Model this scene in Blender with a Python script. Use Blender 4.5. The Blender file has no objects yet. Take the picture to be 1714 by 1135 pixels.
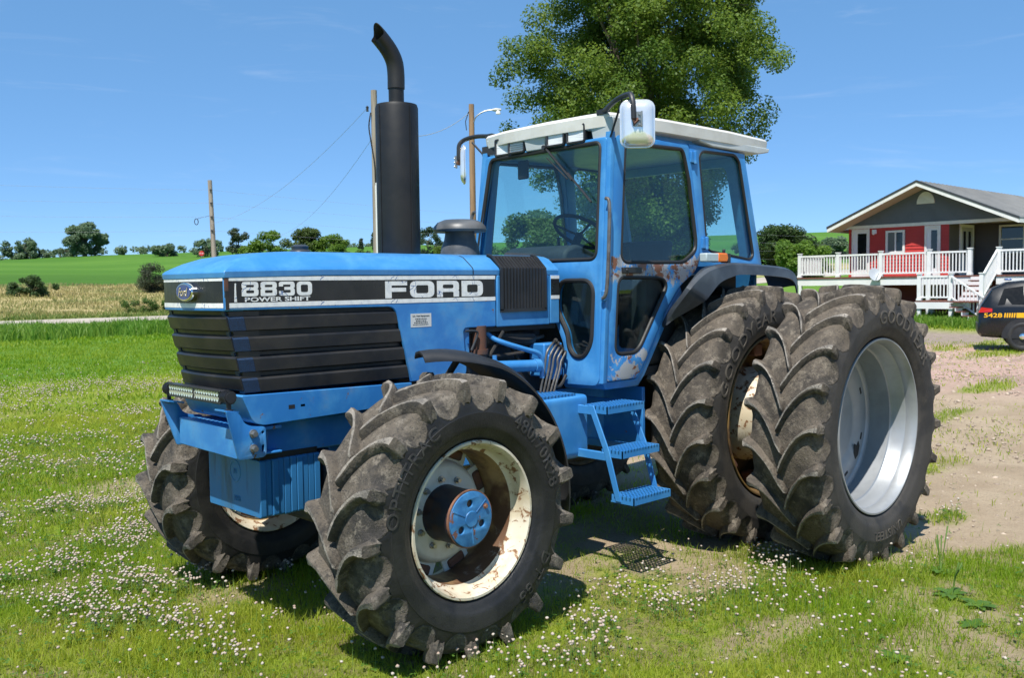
import bpy, bmesh, math, random
import numpy as np
from mathutils import Vector, Matrix
rnd = random.Random(11)
rng = np.random.default_rng(5)
S = bpy.context.scene
COL = S.collection
R = math.radians
PI = math.pi

# ------------------------------------------------------------------ materials
def new_mat(name):
    m = bpy.data.materials.new(name); m.use_nodes = True
    nt = m.node_tree; nt.nodes.clear()
    out = nt.nodes.new('ShaderNodeOutputMaterial')
    return m, nt, out
def c4(c): return (c[0], c[1], c[2], 1)
def noise(nt, co, scale, detail=5, rough=.55, dist=0):
    n = nt.nodes.new('ShaderNodeTexNoise'); n.inputs['Scale'].default_value = scale
    n.inputs['Detail'].default_value = detail; n.inputs['Roughness'].default_value = rough
    n.inputs['Distortion'].default_value = dist
    nt.links.new(co, n.inputs['Vector']); return n.outputs['Fac']
def ramp(nt, fac, a, b):
    r = nt.nodes.new('ShaderNodeMapRange'); r.interpolation_type = 'SMOOTHSTEP'
    r.inputs['From Min'].default_value = a; r.inputs['From Max'].default_value = b
    nt.links.new(fac, r.inputs['Value']); return r.outputs['Result']
def mixc(nt, fac, a, b):
    m = nt.nodes.new('ShaderNodeMix'); m.data_type = 'RGBA'
    if isinstance(fac, (int, float)): m.inputs['Factor'].default_value = fac
    else: nt.links.new(fac, m.inputs['Factor'])
    for k, v in ((6, a), (7, b)):
        if isinstance(v, tuple): m.inputs[k].default_value = c4(v)
        else: nt.links.new(v, m.inputs[k])
    return m.outputs[2]
def math_(nt, op, a, b=None):
    m = nt.nodes.new('ShaderNodeMath'); m.operation = op
    for k, v in ((0, a), (1, b)):
        if v is None: continue
        if isinstance(v, (int, float)): m.inputs[k].default_value = v
        else: nt.links.new(v, m.inputs[k])
    return m.outputs[0]
def coords(nt, scale=(1, 1, 1), kind='Object'):
    t = nt.nodes.new('ShaderNodeTexCoord'); mp = nt.nodes.new('ShaderNodeMapping')
    mp.inputs['Scale'].default_value = scale
    nt.links.new(t.outputs[kind], mp.inputs['Vector']); return mp.outputs['Vector']
def bumpn(nt, h, strength, dist=.01):
    b = nt.nodes.new('ShaderNodeBump'); b.inputs['Strength'].default_value = strength
    b.inputs['Distance'].default_value = dist; nt.links.new(h, b.inputs['Height']); return b.outputs['Normal']

def pmat(name, col, rough=.5, metal=0., var=None, vscale=4., vr=(.4, .65), chips=None, cscale=9., cr=(.66, .68),
         bump=0., bscale=60., bdist=.004, spec=.5, coat=0., stretch=(1, 1, 1), cstretch=None, dust=None, dscale=3., dr=(.45, .75), rvar=.12):
    m, nt, out = new_mat(name)
    b = nt.nodes.new('ShaderNodeBsdfPrincipled'); nt.links.new(b.outputs[0], out.inputs[0])
    co = coords(nt, stretch)
    base = None
    cur = tuple(col)
    if var: cur = mixc(nt, ramp(nt, noise(nt, co, vscale, 6, .62, .3), *vr), cur, tuple(var))
    if dust: cur = mixc(nt, ramp(nt, noise(nt, co, dscale, 8, .7), *dr), cur, tuple(dust))
    rr = None
    if chips:
        cc = co if cstretch is None else coords(nt, cstretch)
        k = ramp(nt, noise(nt, cc, cscale, 8, .68, .6), *cr)
        cur = mixc(nt, k, cur, tuple(chips)); rr = k
    if isinstance(cur, tuple): b.inputs['Base Color'].default_value = c4(cur)
    else: nt.links.new(cur, b.inputs['Base Color'])
    rn = noise(nt, co, vscale * 3, 4)
    mr = nt.nodes.new('ShaderNodeMapRange'); mr.inputs['To Min'].default_value = max(.02, rough - rvar)
    mr.inputs['To Max'].default_value = min(1, rough + rvar); nt.links.new(rn, mr.inputs['Value'])
    if rr is not None:
        nt.links.new(math_(nt, 'MAXIMUM', mr.outputs[0], math_(nt, 'MULTIPLY', rr, .8)), b.inputs['Roughness'])
    else: nt.links.new(mr.outputs[0], b.inputs['Roughness'])
    b.inputs['Metallic'].default_value = metal
    b.inputs['Specular IOR Level'].default_value = spec
    b.inputs['Coat Weight'].default_value = coat
    b.inputs['Coat Roughness'].default_value = .15
    if bump: nt.links.new(bumpn(nt, noise(nt, co, bscale, 6, .65), bump, bdist), b.inputs['Normal'])
    return m

RUST = (.16, .065, .028)
M = {}
M['blue'] = pmat('faded_blue_paint', (.036, .205, .50), .36, var=(.072, .275, .56), vscale=3, chips=(.17, .08, .05), cscale=7, cr=(.715, .73), bump=.06, bscale=9, bdist=.01, coat=.2, dust=(.022, .15, .42), dscale=3.2, dr=(.50, .78))
M['blue_worn'] = pmat('worn_blue_paint', (.026, .180, .49), .42, var=(.055, .265, .57), vscale=4, chips=(.17, .095, .06), cscale=9, cr=(.655, .67), bump=.08, bscale=14, bdist=.008, coat=.1, dust=(.15, .27, .44), dscale=4, dr=(.50, .80))
def door_paint():
    m = pmat('door_paint_worn_at_the_waist', (.026, .180, .49), .42, var=(.055, .265, .57), vscale=4, bump=.08, bscale=14, bdist=.008, coat=.1)
    nt = m.node_tree; b = [n for n in nt.nodes if n.type == 'BSDF_PRINCIPLED'][0]; src = b.inputs['Base Color'].links[0].from_socket
    co = coords(nt); sp = nt.nodes.new('ShaderNodeSeparateXYZ'); nt.links.new(co, sp.inputs[0])
    band = math_(nt, 'SUBTRACT', 1., ramp(nt, math_(nt, 'ABSOLUTE', math_(nt, 'SUBTRACT', sp.outputs[2], -.08)), .04, .17))
    foot = math_(nt, 'MULTIPLY', ramp(nt, sp.outputs[2], -.52, -.64), .75)
    w = math_(nt, 'MULTIPLY', math_(nt, 'MAXIMUM', band, foot), .20)
    n1 = math_(nt, 'ADD', noise(nt, co, 10, 9, .72, .5), w); n2 = math_(nt, 'ADD', noise(nt, co, 13, 9, .74, .4), w)
    c1 = mixc(nt, ramp(nt, n1, .665, .685), src, (.33, .34, .36)); c2 = mixc(nt, ramp(nt, n2, .725, .745), c1, (.19, .075, .035))
    nt.links.new(c2, b.inputs['Base Color']); return m
M['door'] = door_paint()
M['pipe'] = pmat('dull_steel_pipe', (.17, .165, .155), .45, .6, var=(.07, .06, .05), vscale=12)
M['blue_weight'] = pmat('streaked_blue_paint', (.026, .165, .38), .5, var=(.008, .05, .13), vscale=9, vr=(.54, .72), chips=(.16, .06, .03), cscale=5, cr=(.64, .68), bump=.15, bscale=25, stretch=(1, 1, .14), dust=(.075, .115, .10), dscale=4, dr=(.50, .80))
M['roof_white'] = pmat('white_roof_paint', (.72, .71, .66), .38, var=(.64, .62, .56), vscale=5, bump=.03, bscale=20)
M['roof_grey'] = pmat('pale_grey_plastic', (.50, .54, .54), .45, var=(.44, .48, .48), vscale=4, chips=(.3, .25, .2), cr=(.74, .78))
M['black_plastic'] = pmat('black_plastic', (.018, .019, .022), .42, var=(.030, .031, .034), bump=.1, bscale=120)
M['grille_black'] = pmat('dusty_black_grille_paint', (.011, .012, .015), .42, var=(.026, .024, .022), vscale=6, bump=.05, bscale=90, dust=(.036, .031, .026), dscale=4, dr=(.5, .95))
M['fender_grey'] = pmat('weathered_black_fender', (.035, .04, .048), .42, var=(.065, .075, .088), vscale=4, bump=.08, bscale=80, dust=(.12, .12, .11), dscale=5, dr=(.62, .95))
M['muffler'] = pmat('matt_black_heatproof_paint', (.008, .008, .009), .50, var=(.015, .014, .014), vscale=5, bump=.05, bscale=40, chips=(.06, .055, .05), cr=(.74, .77))
M['decal_black'] = pmat('black_decal', (.012, .012, .014), .30, var=(.022, .021, .022), vscale=6, chips=(.22, .22, .23), cscale=26, cr=(.745, .755))
M['decal_white'] = None
M['steel'] = pmat('zinc_plated_steel', (.40, .40, .38), .38, .85, var=(.35, .33, .30), vscale=8)
M['rustpipe'] = pmat('rust_brown_steel', (.13, .055, .032), .75, .1, var=(.07, .05, .045), vscale=6)
M['chrome'] = pmat('chrome', (.85, .86, .87), .07, 1., rvar=.03)
M['chrome_dull'] = pmat('dulled_chrome_shell', (.88, .89, .90), .16, .55, rvar=.05, var=(.80, .82, .84), vscale=9)
M['seal'] = pmat('rubber_window_seal', (.014, .014, .014), .55)
M['int_dark'] = pmat('dark_cab_trim', (.018, .022, .028), .7, var=(.03, .034, .04))
M['int_black'] = pmat('grimy_black_steel', (.012, .012, .013), .7, var=(.03, .025, .02))
M['seat'] = pmat('dark_seat_cloth', (.022, .026, .034), .85, bump=.3, bscale=150)
M['engine'] = pmat('oily_engine_iron', (.010, .013, .02), .6, var=(.035, .03, .026), vscale=9, bump=.2, bscale=30)
M['orange'] = pmat('amber_lens', (.80, .17, .01), .22, coat=.4)
M['red_lens'] = pmat('red_lens', (.55, .012, .012), .22, coat=.4)
M['lens'] = pmat('ribbed_lamp_lens', (.80, .82, .82), .18, var=(.60, .63, .64), vscale=18, stretch=(1, .3, 4), coat=.6, bump=.5, bscale=40)
M['cream'] = pmat('rust_streaked_cream_paint', (.62, .57, .46), .5, var=(.55, .47, .33), vscale=5, chips=(.20, .095, .04), cscale=16, cr=(.535, .60), bump=.12, bscale=30)
M['cream_rusty'] = pmat('rusty_cream_paint', (.40, .27, .12), .6, var=(.11, .055, .028), vscale=3.5, vr=(.36, .58), chips=(.55, .50, .40), cscale=4, cr=(.60, .72), bump=.15, bscale=30)
M['disc_white'] = pmat('white_wheel_disc_paint', (.60, .61, .57), .45, var=(.50, .50, .44), vscale=6, chips=(.22, .12, .06), cscale=9, cr=(.69, .73))
M['rust_yellow'] = pmat('rusty_yellow_rim', (.20, .12, .035), .7, var=(.06, .035, .02), vscale=7, bump=.2, bscale=30)
M['silver'] = pmat('galvanised_silver_paint', (.34, .36, .38), .42, .35, var=(.29, .305, .32), vscale=4, chips=(.24, .22, .20), cscale=6, cr=(.72, .80))
M['rubber'] = pmat('black_tyre_rubber', (.016, .016, .017), .52, var=(.030, .029, .028), vscale=6, bump=.10, bscale=55, dust=(.055, .05, .044), dscale=7, dr=(.62, .98))
M['rubber_letter'] = pmat('raised_tyre_lettering', (.024, .024, .024), .50, var=(.045, .043, .04), vscale=15)  # lighter than the tyre, painting in light caught by raised edges, plus dust
M['rubber_rear'] = pmat('dusty_tyre_rubber', (.085, .075, .064), .72, var=(.042, .040, .039), vscale=4, bump=.2, bscale=45, dust=(.15, .128, .10), dscale=5, dr=(.52, .85))
M['rubber_rear_letter'] = pmat('dusty_edge_lit_lettering', (.095, .082, .066), .75, var=(.055, .049, .043), vscale=9)  # dust tone, also lifted as if the letter edges caught light

def tread_mat(name, dk, dust, pale, speck, side=None):
    m, nt, out = new_mat(name)
    b = nt.nodes.new('ShaderNodeBsdfPrincipled'); nt.links.new(b.outputs[0], out.inputs[0])
    co = coords(nt)
    a = mixc(nt, ramp(nt, noise(nt, co, 7, 8, .7, .5), .35, .58), dk, dust)
    a = mixc(nt, ramp(nt, noise(nt, co, 16, 8, .75), .50, .64), a, pale)
    a = mixc(nt, ramp(nt, noise(nt, co, 95, 4, .7), .56, .64), a, speck)
    h = math_(nt, 'ADD', noise(nt, co, 26, 8, .72), math_(nt, 'MULTIPLY', noise(nt, co, 130, 4, .7), .6))
    b.inputs['Specular IOR Level'].default_value = .35
    if side:
        s = mixc(nt, ramp(nt, noise(nt, co, 5, 6, .62, .3), .4, .65), side[0], side[1])
        s = mixc(nt, ramp(nt, noise(nt, co, 6, 8, .7), *side[3]), s, side[2])
        at = nt.nodes.new('ShaderNodeAttribute'); at.attribute_name = 'dust'
        f = ramp(nt, math_(nt, 'ADD', at.outputs['Fac'], math_(nt, 'MULTIPLY', math_(nt, 'SUBTRACT', noise(nt, co, 22, 6, .7), .5), .55)), .12, .30)
        a = mixc(nt, f, s, a); nt.links.new(math_(nt, 'ADD', side[4], math_(nt, 'MULTIPLY', f, .85 - side[4])), b.inputs['Roughness'])
        h = math_(nt, 'MULTIPLY', h, math_(nt, 'ADD', .25, math_(nt, 'MULTIPLY', f, .75)))
    else: b.inputs['Roughness'].default_value = .85
    nt.links.new(a, b.inputs['Base Color'])
    nt.links.new(bumpn(nt, h, .9, .012), b.inputs['Normal'])
    return m
M['tread'] = tread_mat('muddy_front_tyre', (.042, .039, .036), (.125, .106, .084), (.20, .175, .142), (.045, .042, .04), ((.015, .015, .016), (.030, .029, .028), (.058, .053, .047), (.60, .95), .42))
M['tread_rear'] = tread_mat('muddy_rear_tyre', (.052, .045, .038), (.125, .103, .080), (.195, .166, .130), (.045, .04, .036), ((.052, .047, .042), (.028, .027, .027), (.10, .086, .068), (.50, .85), .66))
M['lug_top'] = tread_mat('scuffed_lug_face', (.15, .138, .122), (.255, .23, .198), (.37, .33, .28), (.06, .056, .052))

def decal_white():
    m, nt, out = new_mat('cracked_white_decal')
    b = nt.nodes.new('ShaderNodeBsdfPrincipled'); nt.links.new(b.outputs[0], out.inputs[0])
    co = coords(nt)
    v = nt.nodes.new('ShaderNodeTexVoronoi'); v.feature = 'DISTANCE_TO_EDGE'; v.inputs['Scale'].default_value = 17
    wp = nt.nodes.new('ShaderNodeVectorMath'); wp.operation = 'ADD'
    nn = nt.nodes.new('ShaderNodeTexNoise'); nn.inputs['Scale'].default_value = 14; nt.links.new(co, nn.inputs['Vector'])
    sc = nt.nodes.new('ShaderNodeVectorMath'); sc.operation = 'SCALE'; sc.inputs['Scale'].default_value = .06
    nt.links.new(nn.outputs['Color'], sc.inputs[0]); nt.links.new(co, wp.inputs[0]); nt.links.new(sc.outputs[0], wp.inputs[1])
    nt.links.new(wp.outputs[0], v.inputs['Vector'])
    thin = ramp(nt, v.outputs['Distance'], .035, .015)
    gate = ramp(nt, noise(nt, co, 9, 3), .54, .60)
    k = math_(nt, 'MULTIPLY', thin, gate)
    col = mixc(nt, ramp(nt, noise(nt, co, 25), .4, .7), (.80, .80, .78), (.66, .67, .68))
    nt.links.new(mixc(nt, k, col, (.05, .12, .30)), b.inputs['Base Color'])
    b.inputs['Roughness'].default_value = .4
    return m
M['decal_white'] = decal_white()

def glass_mat(name, tint, refl=1.0, rough=.0):
    m, nt, out = new_mat(name)
    t = nt.nodes.new('ShaderNodeBsdfTransparent'); t.inputs[0].default_value = c4(tint)
    g = nt.nodes.new('ShaderNodeBsdfGlossy'); g.inputs['Roughness'].default_value = rough; g.inputs['Color'].default_value = (.9, .95, 1, 1)
    ge = nt.nodes.new('ShaderNodeNewGeometry'); dt = nt.nodes.new('ShaderNodeVectorMath'); dt.operation = 'DOT_PRODUCT'
    nt.links.new(ge.outputs['Normal'], dt.inputs[0]); nt.links.new(ge.outputs['Incoming'], dt.inputs[1])
    q = math_(nt, 'SUBTRACT', 1., math_(nt, 'ABSOLUTE', dt.outputs['Value']))
    fr = math_(nt, 'ADD', .035, math_(nt, 'MULTIPLY', math_(nt, 'POWER', q, 5.), .9))
    mx = nt.nodes.new('ShaderNodeMixShader')
    nt.links.new(math_(nt, 'MULTIPLY', fr, refl), mx.inputs[0])
    nt.links.new(t.outputs[0], mx.inputs[1]); nt.links.new(g.outputs[0], mx.inputs[2]); nt.links.new(mx.outputs[0], out.inputs[0])
    return m
M['glass'] = glass_mat('tinted_cab_glass', (.83, .925, .915))
M['glass_dark'] = pmat('dark_window_glass', (.010, .013, .016), .06, spec=.7, rvar=.03)

def foliage_mat(name, c1, c2, trans=.3, rough=.55):
    m, nt, out = new_mat(name)
    at = nt.nodes.new('ShaderNodeAttribute'); at.attribute_name = 'rnd'
    col = mixc(nt, at.outputs['Fac'], tuple(c1), tuple(c2))
    d = nt.nodes.new('ShaderNodeBsdfPrincipled'); d.inputs['Roughness'].default_value = rough; d.inputs['Specular IOR Level'].default_value = .35
    t = nt.nodes.new('ShaderNodeBsdfTranslucent')
    nt.links.new(col, d.inputs['Base Color'])
    hs = nt.nodes.new('ShaderNodeHueSaturation'); hs.inputs['Hue'].default_value = .485; hs.inputs['Value'].default_value = 1.5
    nt.links.new(col, hs.inputs['Color']); nt.links.new(hs.outputs[0], t.inputs[0])
    mx = nt.nodes.new('ShaderNodeMixShader'); mx.inputs[0].default_value = trans
    nt.links.new(d.outputs[0], mx.inputs[1]); nt.links.new(t.outputs[0], mx.inputs[2]); nt.links.new(mx.outputs[0], out.inputs[0])
    return m

# ------------------------------------------------------------------ mesh helpers
def fattr(me, name, arr, dom='POINT'):
    a = me.attributes.new(name, 'FLOAT', dom); a.data.foreach_set('value', np.asarray(arr, 'f4').ravel())
WL = {}
def wl(p): return WL.get(p.name, Vector((0, 0, 0))) if p else Vector((0, 0, 0))
def tag(o, label=None, cat=None, group=None, kind=None):
    for k, v in (('label', label), ('category', cat), ('group', group), ('kind', kind)):
        if v: o[k] = v
    return o
def thing(name, label, cat, loc, group=None):
    o = bpy.data.objects.new(name, None); COL.objects.link(o); o.location = loc; o.empty_display_size = .2
    WL[o.name] = Vector(loc); return tag(o, label, cat, group)
def link_mesh(name, me, parent=None, center=True):
    o = bpy.data.objects.new(name, me); COL.objects.link(o)
    c = Vector((0, 0, 0))
    if center and len(me.vertices):
        bb = [Vector(b) for b in o.bound_box]; c = sum(bb, Vector()) / 8
        me.transform(Matrix.Translation(-c))
    o.location = c - wl(parent); WL[o.name] = c
    if parent: o.parent = parent
    return o
class MB:
    def __init__(s): s.v = []; s.f = []; s.m = []
    def add(s, vs, fs, mi=0):
        n = len(s.v); s.v += [tuple(v) for v in vs]; s.f += [tuple(i + n for i in f) for f in fs]; s.m += [mi] * len(fs); return s
    def hexa(s, p, mi=0):
        return s.add(p, [(0, 3, 2, 1), (4, 5, 6, 7), (0, 1, 5, 4), (1, 2, 6, 5), (2, 3, 7, 6), (3, 0, 4, 7)], mi)
    def box(s, x0, x1, y0, y1, z0, z1, mi=0):
        return s.hexa([(x0, y0, z0), (x1, y0, z0), (x1, y1, z0), (x0, y1, z0), (x0, y0, z1), (x1, y0, z1), (x1, y1, z1), (x0, y1, z1)], mi)
    def obox(s, c, sx, sy, sz, ex=(1, 0, 0), ez=(0, 0, 1), mi=0):
        c = Vector(c); ex = Vector(ex).normalized(); ez = Vector(ez); ez = (ez - ez.dot(ex) * ex).normalized(); ey = ez.cross(ex)
        ps = [c + ex * (a * sx / 2) + ey * (b * sy / 2) + ez * (d * sz / 2) for d in (-1, 1) for a, b in ((-1, -1), (1, -1), (1, 1), (-1, 1))]
        return s.hexa(ps, mi)
    def prism(s, poly, axis, a, b, mi=0):
        f = {'x': lambda p, t: (t, p[0], p[1]), 'y': lambda p, t: (p[0], t, p[1]), 'z': lambda p, t: (p[0], p[1], t)}[axis]
        n = len(poly)
        return s.add([f(p, a) for p in poly] + [f(p, b) for p in poly],
                     [tuple(range(n)), tuple(range(2 * n - 1, n - 1, -1))] + [(i, i + n, (i + 1) % n + n, (i + 1) % n) for i in range(n)], mi)
    def loft(s, rings, closed=True, caps=True, mi=0, loop=False):
        n = len(rings[0]); vs = [p for r in rings for p in r]; fs = []
        K = len(rings)
        for k in range(K if loop else K - 1):
            k2 = (k + 1) % K
            for i in range(n if closed else n - 1):
                j = (i + 1) % n
                fs.append((k * n + i, k * n + j, k2 * n + j, k2 * n + i))
        if caps and closed and not loop:
            fs.append(tuple(range(n))); fs.append(tuple(range((K - 1) * n, K * n)))
        return s.add(vs, fs, mi)
    def tube(s, path, r, n=8, caps=True, mi=0, closed=False):
        P = [Vector(p) for p in path]; K = len(P); rs = r if isinstance(r, (list, tuple)) else [r] * K
        rings = []; up = None
        for i in range(K):
            if closed: d = P[(i + 1) % K] - P[i - 1]
            else: d = P[min(i + 1, K - 1)] - P[max(i - 1, 0)]
            d.normalize()
            if up is None:
                up = Vector((0, 0, 1)) if abs(d.z) < .9 else Vector((1, 0, 0))
            a = up.cross(d)
            if a.length < 1e-4: a = Vector((1, 0, 0)).cross(d)
            a.normalize(); b = d.cross(a); up = b
            rings.append([P[i] + (a * math.cos(t) + b * math.sin(t)) * rs[i] for t in [2 * PI * k / n for k in range(n)]])
        return s.loft(rings, True, caps, mi, loop=closed)
    def lathe(s, prof, c, axis='z', n=32, closed=False, mi=0, caps=True):
        c = Vector(c); rings = []
        for a, r in prof:
            ring = []
            for k in range(n):
                t = 2 * PI * k / n; u, v = r * math.cos(t), r * math.sin(t)
                ring.append({'z': Vector((u, v, a)), 'y': Vector((u, a, v)), 'x': Vector((a, u, v))}[axis] + c)
            rings.append(ring)
        return s.loft(rings, True, caps, mi, loop=closed)
    def xf(s, f): s.v = [tuple(f(*v)) for v in s.v]; return s
    def build(s, name, mats, parent=None, bevel=0, angle=35, smooth=True, recalc=True, sub=0, seg=2, attr=None):
        me = bpy.data.meshes.new(name); me.from_pydata(s.v, [], s.f)
        if attr: fattr(me, *attr)
        mats = mats if isinstance(mats, (list, tuple)) else [mats]
        for m in mats: me.materials.append(M[m] if isinstance(m, str) else m)
        if len(mats) > 1: me.polygons.foreach_set('material_index', s.m)
        if recalc:
            bm = bmesh.new(); bm.from_mesh(me); bmesh.ops.remove_doubles(bm, verts=bm.verts, dist=1e-5); bmesh.ops.recalc_face_normals(bm, faces=bm.faces); bm.to_mesh(me); bm.free()
        if smooth:
            me.polygons.foreach_set('use_smooth', [True] * len(me.polygons))
            if not sub: me.set_sharp_from_angle(angle=R(angle))
        me.update()
        o = link_mesh(name, me, parent)
        if bevel:
            b = o.modifiers.new('bevel', 'BEVEL'); b.width = bevel; b.segments = seg; b.limit_method = 'ANGLE'; b.angle_limit = R(38)
            b.harden_normals = False
        if sub:
            b = o.modifiers.new('sub', 'SUBSURF'); b.levels = sub; b.render_levels = sub
        return o
def copy_tree(o, parent=None):
    c = o.copy(); COL.objects.link(c); c.parent = parent
    if not parent: WL[c.name] = Vector(c.location)
    for ch in o.children: copy_tree(ch, c)
    return c

def rrect(x0, y0, x1, y1, r, n=4):
    out = []
    for cx, cy, a0 in ((x1 - r, y1 - r, 0), (x0 + r, y1 - r, 90), (x0 + r, y0 + r, 180), (x1 - r, y0 + r, 270)):
        for k in range(n + 1):
            a = R(a0 + 90 * k / n); out.append((cx + r * math.cos(a), cy + r * math.sin(a)))
    return out
def roundpoly(pts, r, n=4):
    out = []; K = len(pts)
    rs = r if isinstance(r, (list, tuple)) else [r] * K
    for i in range(K):
        p = Vector(pts[i]); a = Vector(pts[i - 1]); b = Vector(pts[(i + 1) % K]); rr = rs[i]
        if rr <= 0: out.append(tuple(p)); continue
        da = (a - p); db = (b - p); ra = min(rr, da.length * .48); rb = min(rr, db.length * .48)
        A = p + da.normalized() * ra; B = p + db.normalized() * rb
        for k in range(n + 1):
            t = k / n; q = A * (1 - t) ** 2 + p * 2 * t * (1 - t) + B * t * t
            out.append(tuple(q))
    return out
def curve_plate(loops, ext, bev=0):
    """2D outline with holes filled as a solid plate (x, y, z thickness); returns verts, faces"""
    cu = bpy.data.curves.new('tmp', 'CURVE'); cu.dimensions = '2D'; cu.fill_mode = 'BOTH'; cu.extrude = ext; cu.bevel_depth = bev; cu.bevel_resolution = 1
    for lp in loops:
        sp = cu.splines.new('POLY'); sp.points.add(len(lp) - 1)
        for p, q in zip(sp.points, lp): p.co = (q[0], q[1], 0, 1)
        sp.use_cyclic_u = True
    o = bpy.data.objects.new('tmp', cu); COL.objects.link(o)
    dg = bpy.context.evaluated_depsgraph_get(); e = o.evaluated_get(dg); me = e.to_mesh()
    vs = [tuple(v.co) for v in me.vertices]; fs = [tuple(p.vertices) for p in me.polygons]
    e.to_mesh_clear(); bpy.data.objects.remove(o); bpy.data.curves.remove(cu)
    return vs, fs
def text_plate(txt, size=1., ext=.0, off=0., shear=0., space=1.):
    cu = bpy.data.curves.new('tmp', 'FONT'); cu.body = txt; cu.size = size; cu.extrude = ext; cu.offset = off; cu.shear = shear; cu.space_character = space; cu.resolution_u = 3
    o = bpy.data.objects.new('tmp', cu); COL.objects.link(o)
    dg = bpy.context.evaluated_depsgraph_get(); e = o.evaluated_get(dg); me = e.to_mesh()
    vs = [tuple(v.co) for v in me.vertices]; fs = [tuple(p.vertices) for p in me.polygons]
    e.to_mesh_clear(); bpy.data.objects.remove(o); bpy.data.curves.remove(cu)
    return vs, fs
def fit_text(txt, x0, x1, y0, y1, ext=.001, off=.0, shear=0., space=1.):
    vs, fs = text_plate(txt, 1., ext, off, shear, space)
    xs = [v[0] for v in vs]; ys = [v[1] for v in vs]; a, b, c, d = min(xs), max(xs), min(ys), max(ys)
    return [(x0 + (v[0] - a) / (b - a) * (x1 - x0), y0 + (v[1] - c) / (d - c) * (y1 - y0), v[2]) for v in vs], fs
def arc_pts(cx, cy, r, a0, a1, n):
    return [(cx + r * math.cos(R(a0 + (a1 - a0) * k / n)), cy + r * math.sin(R(a0 + (a1 - a0) * k / n))) for k in range(n + 1)]
def smooth_path(pts, n=6):
    P = [Vector(p) for p in pts]; out = []
    for i in range(len(P) - 1):
        p0 = P[max(i - 1, 0)]; p1 = P[i]; p2 = P[i + 1]; p3 = P[min(i + 2, len(P) - 1)]
        for k in range(n):
            t = k / n
            out.append(.5 * ((2 * p1) + (-p0 + p2) * t + (2 * p0 - 5 * p1 + 4 * p2 - p3) * t * t + (-p0 + 3 * p1 - 3 * p2 + p3) * t ** 3))
    out.append(P[-1]); return out
# ================================================================== TRACTOR
TR = thing('tractor', 'big blue farm tractor with white cab roof and dual rear wheels parked on the grass', 'tractor', (-1.4, 0, 0))

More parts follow.
